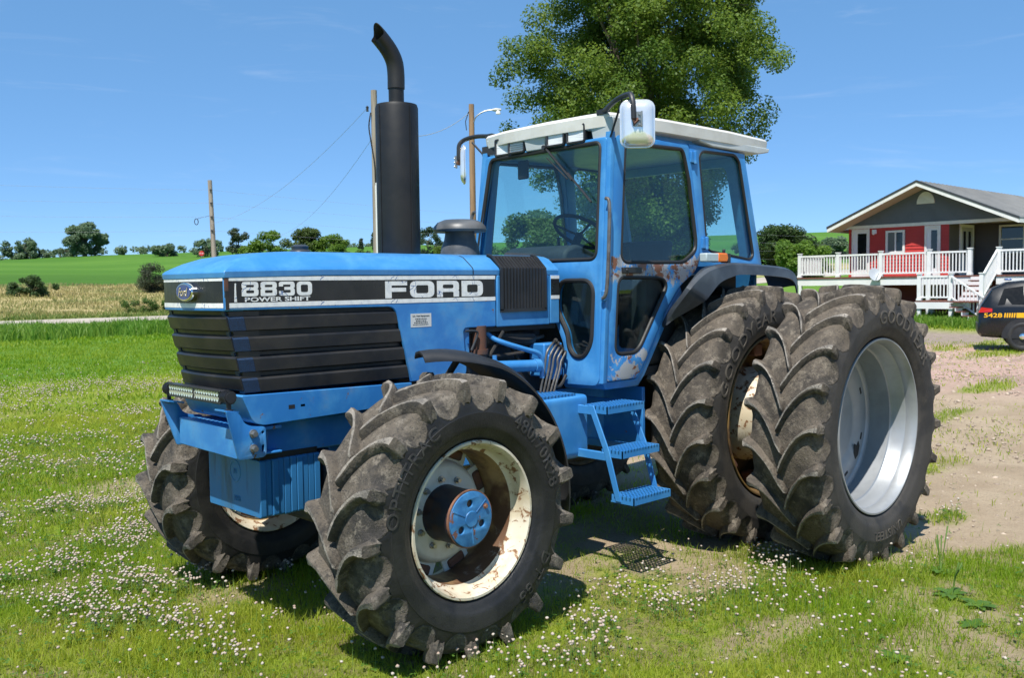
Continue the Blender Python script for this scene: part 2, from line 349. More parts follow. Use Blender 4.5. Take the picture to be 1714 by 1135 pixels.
def carcass(Rr, W, rb, bw, depth):
    Rc = Rr - depth; d = Rc - rb
    h = [(0, Rc), (.2 * W, Rc - .003), (.36 * W, Rc - .008), (.435 * W, Rc - .024), (.474 * W, Rc - .060), (.494 * W, Rc - .12), (.5 * W, rb + .5 * d),
         (.488 * W, rb + .26 * d), (.5 * bw + .022, rb + .045), (.5 * bw + .006, rb + .014), (.5 * bw - .02, rb - .004)]
    P = smooth_path([(a, b, 0) for a, b in h], 4)
    return [(p.x, p.y) for p in P]
def tyre(parent, c, Rr, W, rb, bw, nl, depth, sweep, w0, mats, label=None, mirror=1, phase=0., foot=.12):
    half = carcass(Rr, W, rb, bw, depth); Rc = Rr - depth
    full = [(-a, b) for a, b in half[:0:-1]] + half
    N = nl * 14; mb = MB(); vs = []; fs = []; mi = []
    K = len(full)
    cut = Rc - .075
    pitch = 2 * PI / nl; mask = []; dust = []
    for k in range(N):
        t = 2 * PI * k / N
        for (a, b) in full:
            off = phase + sweep + (0 if a > 0 else .5 * pitch)
            dt = ((t - off) / pitch) % 1 - .5
            e = (dt / .37) ** 2 + ((b - (Rc - .02)) / (foot * .82)) ** 2
            sm = min(1, max(0, (abs(a) - .34 * W) / (.10 * W))); p = max(0, 1 - e) * sm * sm * (3 - 2 * sm)
            dust.append(max((1 - e * .80) if abs(a) > .30 * W else 0, min(1, (b - Rc + .050) / .030)))
            p = min(1, p * 1.6) * (.016 if W < .49 else .012)
            vs.append((c[0] + (b - p * .5) * math.cos(t), c[1] + a - p * (1 if a > 0 else -1), c[2] + (b - p * .5) * math.sin(t)))
    for k in range(N):
        k2 = (k + 1) % N
        for i in range(K - 1):
            q = (k * K + i, k * K + i + 1, k2 * K + i + 1, k2 * K + i)
            fs.append(q); mi.append(0)
    mb.v, mb.f, mb.m = vs, fs, mi
    def Ry(y):
        y = abs(y)
        for (a, b), (a2, b2) in zip(half, half[1:]):
            if a <= y <= a2: return b + (b2 - b) * (y - a) / max(1e-6, a2 - a)
        return rb
    lr = random.Random(3)
    samples = []
    for q in (-.07, -.04, .06, .2, .36, .52, .68, .84, .97):
        y = q * .472 * W
        yb = y if q < .6 else y - (q - .6) * .075 * W; samples.append((q, y, Rr - .010 * q * q - (.012 if q < -.05 else 0), yb, Ry(yb) - .014))
    samples += [(1.03, .484 * W, Rr - .018, .437 * W, Rc - .040), (1.06, .494 * W, Rr - .044, .446 * W, Rc - .052),
                (1.08, .495 * W, Rc - .032, .452 * W, Rc - .062), (1.09, .485 * W, Rc - .066, .458 * W, Rc - .072)]
    for side in (1, -1):
        for k in range(nl):
            th = 2 * PI * (k + (0 if side > 0 else .5)) / nl + phase
            rings = []
            for (q, y, rt, yb, rbse) in samples:
                qq = min(q, 1.)
                ph = sweep * (1 - (1 - qq) ** 2.1) if qq >= 0 else sweep * 2.1 * qq
                wt = w0 * (1.34 - .42 * min(1, qq * 2.2) if qq < .5 else .92 + .45 * ((qq - .5) / .5) ** 1.5)
                if q > .9: wt *= 1.12
                if q > 1.05: wt *= .95
                if q > 1.085: wt *= .8
                if q < -.05: wt *= .7
                if q < 0: wt *= .85
                wb = wt + (.020 if q < .6 else .034 if q < 1.0 else .05)
                j = lambda: lr.uniform(-.0022, .0022)
                r = []
                for ww, yy, rr in ((-wb / 2, yb, rbse), (-wt / 2 - .001, y, rt - .011), (-wt / 2 + .009, y, rt - .001), (wt / 2 - .009, y, rt - .001), (wt / 2 + .001, y, rt - .011), (wb / 2, yb, rbse)):
                    a = th + ph + ww / Rr
                    rr += j()
                    r.append((c[0] + rr * math.cos(a), c[1] + side * (yy + j()), c[2] + rr * math.sin(a)))
                rings.append(r)
            n0 = len(mb.v); f0 = len(mb.f)
            mb.loft(rings, True, True, 0)
            for f in range(f0, len(mb.f)):
                fa = mb.f[f]
                if len(fa) == 4:
                    loc = sorted({(i - n0) % 6 for i in fa}); row = min((i - n0) // 6 for i in fa)
                    if loc == [2, 3] and row < 9: mb.m[f] = 1
    o = mb.build('tyre', mats, parent, angle=40, attr=('dust', dust + [1.] * (len(mb.v) - len(dust))))
    if label: o['label'] = label
    return o, half
def ring_letters(parent, txt, c, half, rm, h, a0, mat, side_y, wid=None, ext=.004, name='sidewall_lettering'):
    """raised lettering bent round the outer sidewall, reading clockwise seen from the tractor's left"""
    vs, fs = text_plate(txt, 1, .0, .0, 0, 1.1)
    ys = [v[1] for v in vs]; x0 = min(v[0] for v in vs); H = max(ys) - min(ys); y0 = min(ys)
    sc = h / H; wx = sc * (wid or 1.)
    def yof(r):
        for (a, b), (a2, b2) in zip(half, half[1:]):
            if b2 <= r <= b: return a + (a2 - a) * (b - r) / max(1e-6, b - b2)
        return half[-1][0]
    # solid letters: two layers
    top = []; bot = []
    for v in vs:
        r = rm - h / 2 + (v[1] - y0) * sc; al = a0 + (v[0] - x0) * wx / rm
        y = c[1] + yof(r)
        top.append((c[0] - r * math.sin(al), y + ext, c[2] + r * math.cos(al)))
        bot.append((c[0] - r * math.sin(al), y - .004, c[2] + r * math.cos(al)))
    n = len(vs); ed = {}
    for f in fs:
        for i in range(len(f)):
            e = (f[i], f[(i + 1) % len(f)]); ed[e] = 1
    F = list(fs) + [tuple(i + n for i in reversed(f)) for f in fs] + [(a, b, b + n, a + n) for (a, b) in ed if (b, a) not in ed]
    return MB().add(top + bot, F).build(name, mat, parent, angle=30)

def hexbolt(mb, c, ax, r, h):
    ax = Vector(ax).normalized(); c = Vector(c)
    mb.tube([c, c + ax * h * .35], r * 1.45, 12); mb.tube([c + ax * h * .3, c + ax * h], r, 6)

# ---------------------------------------------------------------- front wheels
FC = (0., .94, .672); FR = .70; FW = .475
def front_wheel():
    y0 = FC[1]
    prof = [(.198, .388), (.206, .384), (.206, .372), (.190, .362), (.165, .357), (.125, .350), (.112, .343), (.105, .331), (.02, .318), (-.06, .318), (-.11, .334), (-.17, .352), (-.196, .368), (-.206, .384), (-.198, .389),
            (-.18, .370), (-.10, .345), (-.05, .330), (.02, .330), (.10, .345), (.18, .366)]
    mb = MB(); mb.lathe(prof, FC, 'y', 64, closed=True, caps=False)
    K = len(prof); mi = []
    for k in range(len(mb.f)): mi.append(0)
    # lathe rings follow prof order: faces grouped per ring
    for k in range(K):
        for i in range(64):
            mb.m[k * 64 + i] = 1 if 7 <= k <= 9 else 0
    w = mb.build('front_wheel', ['cream', 'cream_rusty'], TR)
    w['label'] = 'front wheel with rusty cream rim'
    _, half = tyre(w, FC, FR, FW, .388, .40, 17, .049, .30, .037, ['tread', 'lug_top'], phase=.05)
    mb = MB(); d = y0 - .03
    mb.lathe([(d + .004, .0), (d + .004, .222), (d - .006, .240), (d - .03, .256), (d - .075, .266), (d - .09, .26), (d - .04, .228), (d - .03, .0)], (0, 0, FC[2]), 'y', 48)
    for k in range(8):
        a = 2 * PI * (k + .5) / 8; ca, sa = math.cos(a), math.sin(a)
        mb.obox((FC[0] + .272 * ca, d - .055, FC[2] + .272 * sa), .10, .012, .17, (ca, 0, sa), (-sa, 0, ca))
    mb.build('wheel_disc', 'disc_white', w, bevel=.003)
    for k in range(8):
        a = 2 * PI * (k + .5) / 8; ca, sa = math.cos(a), math.sin(a)
        mb = MB(); mb.obox((.295 * ca, d - .052, FC[2] + .295 * sa), .05, .03, .11, (ca, 0, sa), (-sa, 0, ca)); mb.build('rim_lug', 'rustpipe', w, bevel=.012)
    for k in range(10):
        a = 2 * PI * (k + .3) / 10; mb = MB()
        hexbolt(mb, (FC[0] + .172 * math.cos(a), d + .004, FC[2] + .172 * math.sin(a)), (0, 1, 0), .0115, .026)
        mb.build('wheel_bolt', 'steel', w)
    mb = MB(); e = 1.103
    mb.lathe([(d, .0), (d, .142), (d + .02, .138), (e - .03, .136), (e - .022, .140), (e - .004, .140), (e, .136), (e - .001, .0)], (0, 0, FC[2]), 'y', 40)
    hub = mb.build('hub', pmat('grimy_hub_drum', (.016, .022, .04), .45, var=(.05, .022, .016), vscale=7, vr=(.42, .62), chips=(.02, .11, .3), cscale=6, cr=(.66, .7)), w)
    # cap face: disc with three dished holes and ribs
    holes = [arc_pts(.077 * math.cos(R(t)), .077 * math.sin(R(t)), .021, 0, 360, 16)[:-1] for t in (95, 215, 335)]
    vs, fs = curve_plate([arc_pts(0, 0, .133, 0, 360, 48)[:-1]] + holes, .006, .002)
    mb = MB().add([(FC[0] - v[0], e + .004 + v[2], FC[2] + v[1]) for v in vs], fs)
    mb.lathe([(e + .008, .0), (e + .016, .0), (e + .016, .038), (e + .008, .043)], (0, 0, FC[2]), 'y', 24)
    for t in (40, 155, 275):
        a = R(t); mb.obox((FC[0] - .085 * math.cos(a), e + .012, FC[2] + .085 * math.sin(a)), .085, .004, .008, (-math.cos(a), 0, math.sin(a)), (0, 0, 1))
    mb.build('hub_cap', pmat('chipped_hub_paint', (.020, .13, .33), .5, var=(.05, .22, .46), vscale=9, chips=(.16, .07, .05), cscale=14, cr=(.60, .64), bump=.15, bscale=30), w, bevel=.0015)
    mb = MB(); a = R(28); hexbolt(mb, (FC[0] - .105 * math.cos(a), e + .008, FC[2] + .105 * math.sin(a)), (0, 1, 0), .010, .014)
    mb.lathe([(e - .006, .137), (e + .006, .137), (e + .006, .1425), (e - .006, .1435)], (0, 0, FC[2]), 'y', 40, closed=True, caps=False)
    mb.build('hub_rim_plug', pmat('worn_copper_edge', (.30, .15, .10), .5, .3, var=(.08, .05, .04)), w)
    return w, half
fw, fhalf = front_wheel()
fr = copy_tree(fw, TR); fr.scale = (1, -1, 1)
fr.location = (fw.location[0], -fw.location[1], fw.location[2])
ring_letters(fw, 'OPTITRAC', FC, fhalf, .525, .062, R(-84), 'rubber_letter', 1, 1.15)
ring_letters(fw, '480/70R28', FC, fhalf, .525, .070, R(28), 'rubber_letter', 1, 1.0)
ring_letters(fw, 'DT 85', FC, fhalf, .525, .062, R(118), 'rubber_letter', 1, 1.2)

# ---------------------------------------------------------------- rear dual wheels
RR = .905; RWid = .50; RZ = .872; RX = -2.842
def rear_wheel(yc, outer):
    c = (RX, yc, RZ); f = .208
    prof = [(f, .565), (f + .008, .562), (f + .008, .552), (f - .012, .540), (f - .045, .532), (f - .062, .531), (f - .07, .524), (f - .14, .516), (f - .155, .508), (f - .16, .498), (f - .40, .492), (-f + .05, .53), (-f + .01, .545), (-f - .004, .562), (-f + .006, .568),
            (-f + .05, .545), (f - .40, .505), (f - .18, .51), (f - .06, .542), (f - .01, .555)]
    mb = MB(); mb.lathe(prof, c, 'y', 80, closed=True, caps=False)
    w = mb.build('rear_wheel', 'silver' if outer else 'rust_yellow', TR)
    w['label'] = 'outer dual rear wheel with silver rim' if outer else 'inner rear wheel with rusty yellow rim'
    _, half = tyre(w, c, RR, RWid, .568, .42, 22, .043, .275, .031, ['tread_rear', 'lug_top'], phase=.1 if outer else .22, foot=.135)
    mb = MB()
    if outer:
        d = yc - .10
        mb.lathe([(d - .02, .30), (d - .015, .33), (d + .0, .36), (d + .0, .455), (d + .012, .47), (d + .014, .494), (d + .006, .496), (d - .01, .47), (d - .012, .36), (d - .03, .32), (d - .035, .30)], (c[0], 0, c[2]), 'y', 64, closed=True, caps=False)
        mb.lathe([(d - .02, .302), (d - .14, .295), (d - .145, .0), (d - .155, .0), (d - .155, .305), (d - .03, .31)], (c[0], 0, c[2]), 'y', 64)
        dm = mb.build('wheel_disc', 'silver', w)
        for t in (20, 65, 110, 155, 200, 245, 290, 335):
            a = R(t); ca, sa = math.cos(a), math.sin(a)
            m2 = MB(); m2.obox((c[0] + .41 * ca, d - .002, c[2] + .41 * sa), .022, .008, .05, (ca, 0, sa), (-sa, 0, ca))
            m2.build('disc_slot', 'int_black', w, bevel=.006)
        m2 = MB(); vs, fs = curve_plate([[(0, 0), (.03, .02), (.05, .07), (.035, .10), (.015, .075), (-.01, .09), (-.02, .04)]], .001)
        m2.add([(c[0] - .30 - v[0] * 1.2, d + .003 + v[2], c[2] - .29 + v[1] * 1.2) for v in vs], fs); m2.build('scrape_mark', 'int_black', w)
        m2 = MB()
        for k in range(10):
            a = 2 * PI * k / 10; hexbolt(m2, (c[0] + .22 * math.cos(a), d - .145, c[2] + .22 * math.sin(a)), (0, 1, 0), .014, .03)
        m2.build('hub_nuts', 'steel', w)
    else:
        mb.lathe([(yc - .05, .0), (yc - .05, .43), (yc - .07, .49), (yc - .085, .49), (yc - .08, .0)], (c[0], 0, c[2]), 'y', 48)
        mb.build('wheel_disc', 'rust_yellow', w)
        m2 = MB(); m2.lathe([(yc - .05, .33), (yc + .03, .33), (yc + .05, .315), (yc + .40, .30), (yc + .46, .30), (yc + .46, .27), (yc - .05, .27)], (c[0], 0, c[2]), 'y', 48, closed=True, caps=False)
        m2.build('dual_spacer_drum', 'cream', w)
        for k in range(8):
            a = 2 * PI * k / 8; m2 = MB(); ca, sa = math.cos(a), math.sin(a)
            m2.obox((c[0] + .455 * ca, yc + .04, c[2] + .455 * sa), .09, .12, .10, (ca, 0, sa), (-sa, 0, ca)); m2.build('rim_clamp', 'rustpipe', w, bevel=.012)
    return w, half, c
rear = {}
for yc, outer in ((.868, False), (1.63, True)):
    w, half, c = rear_wheel(yc, outer); rear[outer] = (w, half, c)
    q = copy_tree(w, TR); q.scale = (1, -1, 1); q.location = (w.location[0], -w.location[1], w.location[2])
w, half, c = rear[True]
ring_letters(w, 'GOODYEAR', c, half, .70, .085, R(-8), 'rubber_rear_letter', 1, 1.15)
ring_letters(w, 'UNISTEEL', c, half, .695, .055, R(160), 'rubber_rear_letter', 1, 1.1)
w, half, c = rear[False]
ring_letters(w, 'GOODYEAR', c, half, .70, .085, R(-74), 'rubber_rear_letter', 1, 1.25)

# ---------------------------------------------------------------- chassis
mb = MB(); mb.tube([(0, -.78, .62), (0, -.30, .60), (0, .30, .60), (0, .78, .62)], [.10, .12, .12, .10], 12)
mb.box(-.16, .16, -.75, -.30, .52, .70).box(-.16, .16, .30, .75, .52, .70)
mb.box(-.25, .25, -.22, .22, .52, .86)
mb.build('front_axle', 'engine', TR, bevel=.02)
mb = MB(); mb.box(-1.5, .60, -.25, .25, .955, 1.125); mb.box(-.95, .2, -.2, .2, .70, .96)
mb.build('chassis_frame', 'blue_worn', TR, bevel=.01)
mb = MB(); mb.box(-1.42, -.25, -.22, .22, 1.0, 1.74); mb.box(-1.42, -.70, -.30, .27, 1.05, 1.30); mb.tube([(-.35, .24, 1.5), (-1.3, .26, 1.46)], .05, 10); mb.tube([(-.72, .25, 1.2), (-.72, .25, 1.6)], .055, 12)
mb.box(-.70, -.45, .20, .29, 1.25, 1.45)
mb.build('engine_block', 'engine', TR, bevel=.015)
mb = MB(); mb.box(-3.3, -1.4, -.32, .32, .62, 1.16); mb.tube([(RX, -1.95, RZ), (RX, -.3, RZ)], .13, 16); mb.tube([(RX, .3, RZ), (RX, 1.45, RZ)], .13, 16)
mb.build('transmission_housing', 'engine', TR, bevel=.03)
mb = MB(); mb.box(-1.95, -1.0, .28, .33, .72, 1.12); mb.box(-1.95, -1.92, -.3, .66, .72, 1.12); mb.build('step_backing_panel', 'blue_worn', TR, bevel=.006)

# ---------------------------------------------------------------- hood
def hood_ring(z, si, fi, n=10):
    hw = .336 - si; f = .846 - fi; bow = .040
    fr = [(f + bow * (1 - (y / hw) ** 2), y) for y in [hw - 2 * hw * k / n for k in range(n + 1)]]
    pts = [(-1.472, hw), (-.9, hw), (-.3, hw), (.3, hw), (f - .05, hw)] + fr + [(f - .05, -hw), (.3, -hw), (-.3, -hw), (-.9, -hw), (-1.472, -hw)]
    return [(x, y, z - max(0, x - .35) * .022) for x, y in pts]
rings = [hood_ring(1.862, 0, 0), hood_ring(1.892, -.002, -.003), hood_ring(1.904, .004, .012), hood_ring(1.914, .016, .030), hood_ring(1.940, .050, .085), hood_ring(1.966, .085, .17), hood_ring(1.980, .125, .26), hood_ring(1.988, .18, .36), hood_ring(1.993, .25, .48)]
hood = MB().loft(rings).build('hood', 'blue', TR, angle=24, bevel=.004)
def hood_sec(X, o): return [(X, s * (.338 + o), z) for s, z in ((1, 1.866), (1, 1.894))] + [(X, .336 - si + o, z + o) for si, z in ((.004, 1.904), (.016, 1.914), (.05, 1.94), (.085, 1.966), (.125, 1.980), (.18, 1.988), (.25, 1.993))]
h_ = hood_sec(-.735, .0022); h_ = h_ + [(p[0], -p[1], p[2]) for p in h_[::-1]]
MB().loft([h_, [(p[0] + .006, p[1], p[2]) for p in h_]], False, False).build('hood_seam', 'int_black', hood, smooth=False)
mb = MB(); mb.box(-1.46, .80, -.315, .315, 1.52, 1.868); mb.build('hood_gap_fill', 'int_black', TR)  # dark box added inside the hood, blackens the shaded gap below its lip
# side panels
side = [(.838, 1.860), (-.918, 1.860), (-.918, 1.552), (-.655, 1.552), (-.678, 1.30), (-.662, 1.272), (-.262, 1.268), (-.160, 1.690), (.842, 1.697)]
for sgn in (1, -1):
    mb = MB().prism(roundpoly(side, [0, 0, .01, .03, .02, .02, 0, .05, 0]), 'y', sgn * .318, sgn * .333)
    o = mb.build('side_panel', 'blue_worn', TR, bevel=.005)
    # rear vent panel
    mb = MB().prism([(-.926, 1.862), (-1.385, 1.862), (-1.385, 1.548), (-.926, 1.548)], 'y', sgn * .318, sgn * .337)
    mb.prism([(-1.392, 1.862), (-1.474, 1.862), (-1.474, 1.552), (-1.392, 1.552)], 'y', sgn * .318, sgn * .340)
    v = mb.build('vent_panel', 'blue', TR, bevel=.006)
    # decals
    mb = MB(); y = sgn * .3342; ya = sgn * .330
    mb.box(-.912, .823, min(y, ya), max(y, ya), 1.732, 1.838); y2 = sgn * .3412; mb.box(-1.473, -1.396, min(y2, ya), max(y2, ya), 1.732, 1.838)
    db = mb.build('black_decal_band', 'decal_black', TR, smooth=False)
    for z0, z1 in ((1.838, 1.859), (1.709, 1.732)):
        mb = MB(); y = sgn * .3346; mb.box(-.914, .823, min(y, ya), max(y, ya), z0, z1); y2 = sgn * .3416; mb.box(-1.473, -1.396, min(y2, ya), max(y2, ya), z0, z1)
        mb.build('white_stripe', 'decal_white', db, smooth=False)
# nose panel (bowed)
def bow_pts(X, hw, bow=.04, n=10): return [(X + bow * (1 - (y / .338) ** 2), y) for y in [hw - 2 * hw * k / n for k in range(n + 1)]]
mb = MB().prism(bow_pts(.842, .322) + [(.74, -.322), (.74, .322)], 'z', 1.693, 1.860); nose = mb.build('nose_panel', 'blue_worn', TR, bevel=.006)
for s_ in (1, -1): MB().box(.822, .8405, *sorted((s_ * .316, s_ * .3338)), 1.70, 1.862).build('corner_gap', 'int_black', nose, smooth=False)
for s_, z0_ in ((1, 1.79),): MB().box(.826, .842, .3165, .3342, z0_, 1.855).build('rusty_corner_clip', 'rustpipe', nose, smooth=False)
def nose_strip(name, m, z0, z1, off, hw=.318):
    a = bow_pts(.842 + off, hw); b = [(x - off - .004, y) for x, y in a[::-1]]
    return MB().prism(a + b, 'z', z0, z1).build(name, m, nose, smooth=False)
nose_strip('black_decal_band', 'decal_black', 1.732, 1.838, .0012); nose_strip('white_stripe', 'decal_white', 1.838, 1.857, .0016); nose_strip('white_stripe', 'decal_white', 1.709, 1.732, .0016)
# badge
def ell(a, b, n=40): return [(a * math.cos(2 * PI * k / n), b * math.sin(2 * PI * k / n)) for k in range(n)]
bx, by, bz = .882, .035, 1.787
mb = MB(); mb.prism([(by + p[0], bz + p[1]) for p in ell(.088, .046)], 'x', bx - .01, bx + .026); badge = mb.build('badge', 'chrome', TR, bevel=.006, seg=3)
mb = MB(); mb.prism([(by + p[0], bz + p[1]) for p in ell(.076, .037)], 'x', bx + .02, bx + .0285); mb.build('badge_field', pmat('badge_blue_enamel', (.012, .04, .22), .2, coat=.8), badge)
vs, fs = fit_text('Ford', -.05, .05, -.02, .022, .001, .012, .35)
MB().add([(bx + .030 + v[2], by + v[0], bz + v[1]) for v in vs], fs).build('badge_lettering', 'chrome', badge)

# big lettering on the side decal
def glyph(ch):
    if ch == 'F': return 1.16, [[(0, 0), (0, 1), (1.16, 1), (1.16, .75), (.33, .75), (.33, .61), (1.10, .61), (1.10, .37), (.33, .37), (.33, 0)]]
    if ch == 'O': return 1.34, [rrect(0, 0, 1.34, 1, .30), rrect(.33, .25, 1.01, .75, .10)]
    if ch == 'R': return 1.28, [roundpoly([(0, 0), (0, 1), (1.28, 1), (1.28, .42), (1.22, .40), (1.28, .36), (1.28, 0), (.96, 0), (.96, .31), (.33, .31), (.33, 0)], [0, 0, .26, .12, .02, .1, 0, 0, .08, 0, 0]), rrect(.33, .53, .96, .77, .08)]
    if ch == 'D': return 1.30, [roundpoly([(0, 0), (0, 1), (1.30, 1), (1.30, 0)], [0, 0, .34, .34]), rrect(.33, .25, .98, .75, .10)]
    if ch == '8': return 1.16, [roundpoly([(0, .06), (0, .46), (.09, .52), (0, .58), (0, 1), (1.16, 1), (1.16, .58), (1.07, .52), (1.16, .46), (1.16, 0), (0, 0)], [.0, .1, .03, .1, .24, .24, .1, .03, .1, .24, .2]), rrect(.30, .62, .86, .79, .06), rrect(.30, .21, .86, .41, .07)]
    if ch == '3': return 1.16, [roundpoly([(0, .66), (0, 1), (1.16, 1), (1.16, .58), (1.07, .52), (1.16, .46), (1.16, 0), (0, 0), (0, .34), (.30, .34), (.30, .21), (.86, .21), (.86, .41), (.40, .41), (.40, .62), (.86, .62), (.86, .79), (.30, .79), (.30, .66)], [0, .24, .24, .1, .03, .1, .24, .24, 0, 0, 0, .06, .06, 0, 0, .06, .06, 0, 0])]
    if ch == '0': return 1.16, [rrect(0, 0, 1.16, 1, .28), rrect(.30, .23, .86, .77, .10)]
def side_word(name, word, X0, X1, z0, z1, parent, sgn=1, y=.3350):
    ws = [glyph(c)[0] for c in word]; gap = .16; tot = sum(ws) + gap * (len(word) - 1); mb = MB(); x = 0
    for ch, wd in zip(word, ws):
        vs, fs = curve_plate(glyph(ch)[1], .0006)
        for_ = []
        for v in vs:
            u = (x + v[0]) / tot
            for_.append(((X0 + (X1 - X0) * u), sgn * (y + v[2]), z0 + (z1 - z0) * v[1]))
        mb.add(for_, fs); x += wd + gap
    return mb.build(name, 'decal_white', parent, smooth=False)
dec = [o for o in TR.children if o.name.startswith('black_decal_band')]
for o, sgn in zip(dec, (1, -1)):
    a, b = (-.094, -.812) if sgn > 0 else (-.812, -.094)
    side_word('brand_lettering', 'FORD', a, b, 1.738, 1.830, o, sgn)
    a, b = (.757, .366) if sgn > 0 else (.366, .757)
    side_word('model_lettering', '8830', a, b, 1.763, 1.833, o, sgn)
    vs, fs = fit_text('POWER SHIFT', 0, 1, 0, 1, .0006, .022)
    MB().add([(a + (b - a) * (.04 + .93 * v[0]), sgn * (.3350 + v[2]), 1.736 + .022 * v[1]) for v in vs], fs).build('model_lettering', 'decal_white', o, smooth=False)
    MB().prism([(.797, 1.737), (.783, 1.737), (.786, 1.77), (.787, 1.80), (.786, 1.826), (.793, 1.826)] if sgn > 0 else [(.30, 1.737), (.292, 1.737), (.292, 1.80), (.30, 1.80)], 'y', sgn * .334, sgn * .3352).build('torn_decal_patch', 'decal_white', o, smooth=False)
# dealer sticker
mb = MB().box(-.413, -.266, .331, .3342, 1.572, 1.648); stk = mb.build('dealer_sticker', pmat('aged_white_label', (.60, .60, .58), .5), TR, smooth=False)
mb = MB()
for i, (t, z0, h) in enumerate((('S.A. Field Equipment', 1.628, .011), ('', 1.615, .007), ('', 1.604, .007), ('', 1.593, .008), ('', 1.583, .006))):
    wd = (.120, .085, .075, .10, .115)[i]
    if i:                                    # the small lines are too blurred to read: broken strokes of print
        r = random.Random(i); x = 0
        while x < wd - .004:
            l = min(r.uniform(.004, .013), wd - x); mb.box(-.339 + wd / 2 - x - l, -.339 + wd / 2 - x, .3340, .3350, z0 + h * .15, z0 + h * .8); x += l + .0035
        continue
    vs, fs = fit_text(t, 0, 1, 0, 1, .0003, .01)
    mb.add([(-.339 + wd / 2 - wd * v[0], .3348 + v[2], z0 + h * v[1]) for v in vs], fs)
mb.build('sticker_print', 'int_black', stk, smooth=False)

# ---------------------------------------------------------------- grilles
def rib_profile(n, z1, z0, deep=.025):
    out = []; H = (z1 - z0) / n
    for k in range(n):
        t = z1 - H * k
        out += [(t, -deep), (t - H * .16, -deep), (t - H * .27, -.005), (t - H * .34, 0), (t - H * .92, -.002), (t - H * .98, -deep * .6)]
    return out + [(z0, -deep)]
RP = rib_profile(4, 1.692, 1.288)
def edgeX(z): return .842 - (1.697 - z) / (1.697 - 1.29) * .088
for sgn in (1, -1):
    def ringat(fx, inset=0): return [(fx(z), sgn * (.330 + dy - inset), z) for z, dy in RP] + [(fx(1.288), sgn * .27, 1.288), (fx(1.692), sgn * .27, 1.692)]
    MB().loft([ringat(lambda z: edgeX(z) - .088), ringat(lambda z: -.164 - (1.69 - z) / .405 * .088)]).build('side_grille', 'grille_black', TR, angle=30)
    mb = MB().loft([ringat(lambda z: edgeX(z) - .006, .004), ringat(lambda z: edgeX(z) - .090, .002)])
    mb.build('corner_mesh', pmat('perforated_blue_black_mesh', (.010, .020, .045), .4, var=(.012, .035, .085), vscale=240, vr=(.45, .55), bump=.6, bscale=260), TR, angle=30)
NP = rib_profile(4, 1.690, 1.300, .022)
def nring(y): return [(edgeX(z) - .002 + dx + .035 * (1 - (y / .338) ** 2), y, z) for z, dx in NP] + [(.66, y, 1.300), (.66, y, 1.690)]
MB().loft([nring(y) for y in [.318 - .0636 * k for k in range(11)]]).build('front_grille', 'grille_black', TR, angle=30)
# lower cowl
mb = MB().prism(roundpoly([(.775, 1.284), (-.262, 1.264), (-.268, 1.16), (.0, 1.145), (.66, 1.128), (.715, 1.145)], [.01, 0, .02, 0, .02, .03]), 'y', -.337, .337)
lc = mb.build('lower_cowl', 'blue_worn', TR, bevel=.024, seg=4)
mb = MB().box(.485, .52, .333, .338, 1.195, 1.215).box(.425, .45, .333, .337, 1.20, 1.212); mb.build('latch_slot', 'int_black', lc)
mb = MB().box(.700, .706, .331, .3365, 1.15, 1.27); mb.build('cowl_seam', 'int_black', lc)

# ---------------------------------------------------------------- front weights, bumper, light bar
for k in range(10):
    x1 = .655 - .0355 * k; r = random.Random(k); j = r.uniform(-.006, .006); t = .0328
    mb = MB().prism(roundpoly([(-.272 + j, .94), (.272 + j, .94), (.272 + j, .648 + r.uniform(-.004, .004)), (-.272 + j, .648)], .012), 'x', x1 - t, x1)
    o = mb.build('front_weight', 'blue_weight', TR, bevel=.003)
    if k == 0:
        mb = MB(); mb.lathe([(.6555, .048), (.6575, .05), (.6575, .058), (.6555, .060)], (0, .02, .86), 'x', 32, closed=True, caps=False)
        vs, fs = fit_text('N', -.012, .012, -.014, .014, .001); mb.add([(.6572 + v[2], .02 + v[0], .86 + v[1]) for v in vs], fs)
        vs, fs = fit_text('NVB', -.03, .03, -.014, .014, .001); mb.add([(.6572 + v[2], .04 + v[0], .72 + v[1]) for v in vs], fs)
        mb.build('cast_mark', 'blue_weight', o)
MB().box(.31, .64, -.255, .255, .66, .97).build('weight_seam_fill', 'int_black', TR)  # dark block added inside the slabs so their seams look shaded
mb = MB().prism(roundpoly([(-.295, .985), (.325, .975), (.325, 1.118), (-.295, 1.128)], .01), 'x', .775, .80)
mb.box(.55, .776, -.29, .318, 1.10, 1.118); mb.box(.55, .776, -.29, .318, .978, .99)
bm_ = mb.build('bumper', 'blue_worn', TR, bevel=.004)
for sgn in (1, -1):
    poly = roundpoly([(.872, 1.222), (.792, 1.206), (.770, 1.15), (.725, 1.128), (.652, 1.122), (.650, .972), (.80, .975)], [.01, .03, .03, .03, .02, .03, .01])
    hl = [arc_pts(.668, z, .009, 0, 360, 10)[:-1] for z in (1.095,)] + [rrect(.660, .998, .677, 1.035, .007)]
    vs, fs = curve_plate([poly] + hl, .005, .001)
    # flares outwards towards its top front corner
    mb = MB().add([(v[0], sgn * (.333 + v[2] + max(0, v[0] - .80) * .35), v[1]) for v in vs], fs)
    mb.hexa([(.872, sgn * .36, 1.216), (.872, sgn * .25, 1.216), (.79, sgn * .25, 1.202), (.79, sgn * .335, 1.202), (.872, sgn * .36, 1.224), (.872, sgn * .25, 1.224), (.79, sgn * .25, 1.210), (.79, sgn * .335, 1.210)])
    br = mb.build('bumper_bracket', 'blue_worn', TR)
    for z in (1.095, 1.022):
        m2 = MB(); hexbolt(m2, (.722, sgn * .338, z), (0, sgn, 0), .0145, .03); m2.build('bracket_bolt', 'steel', br)
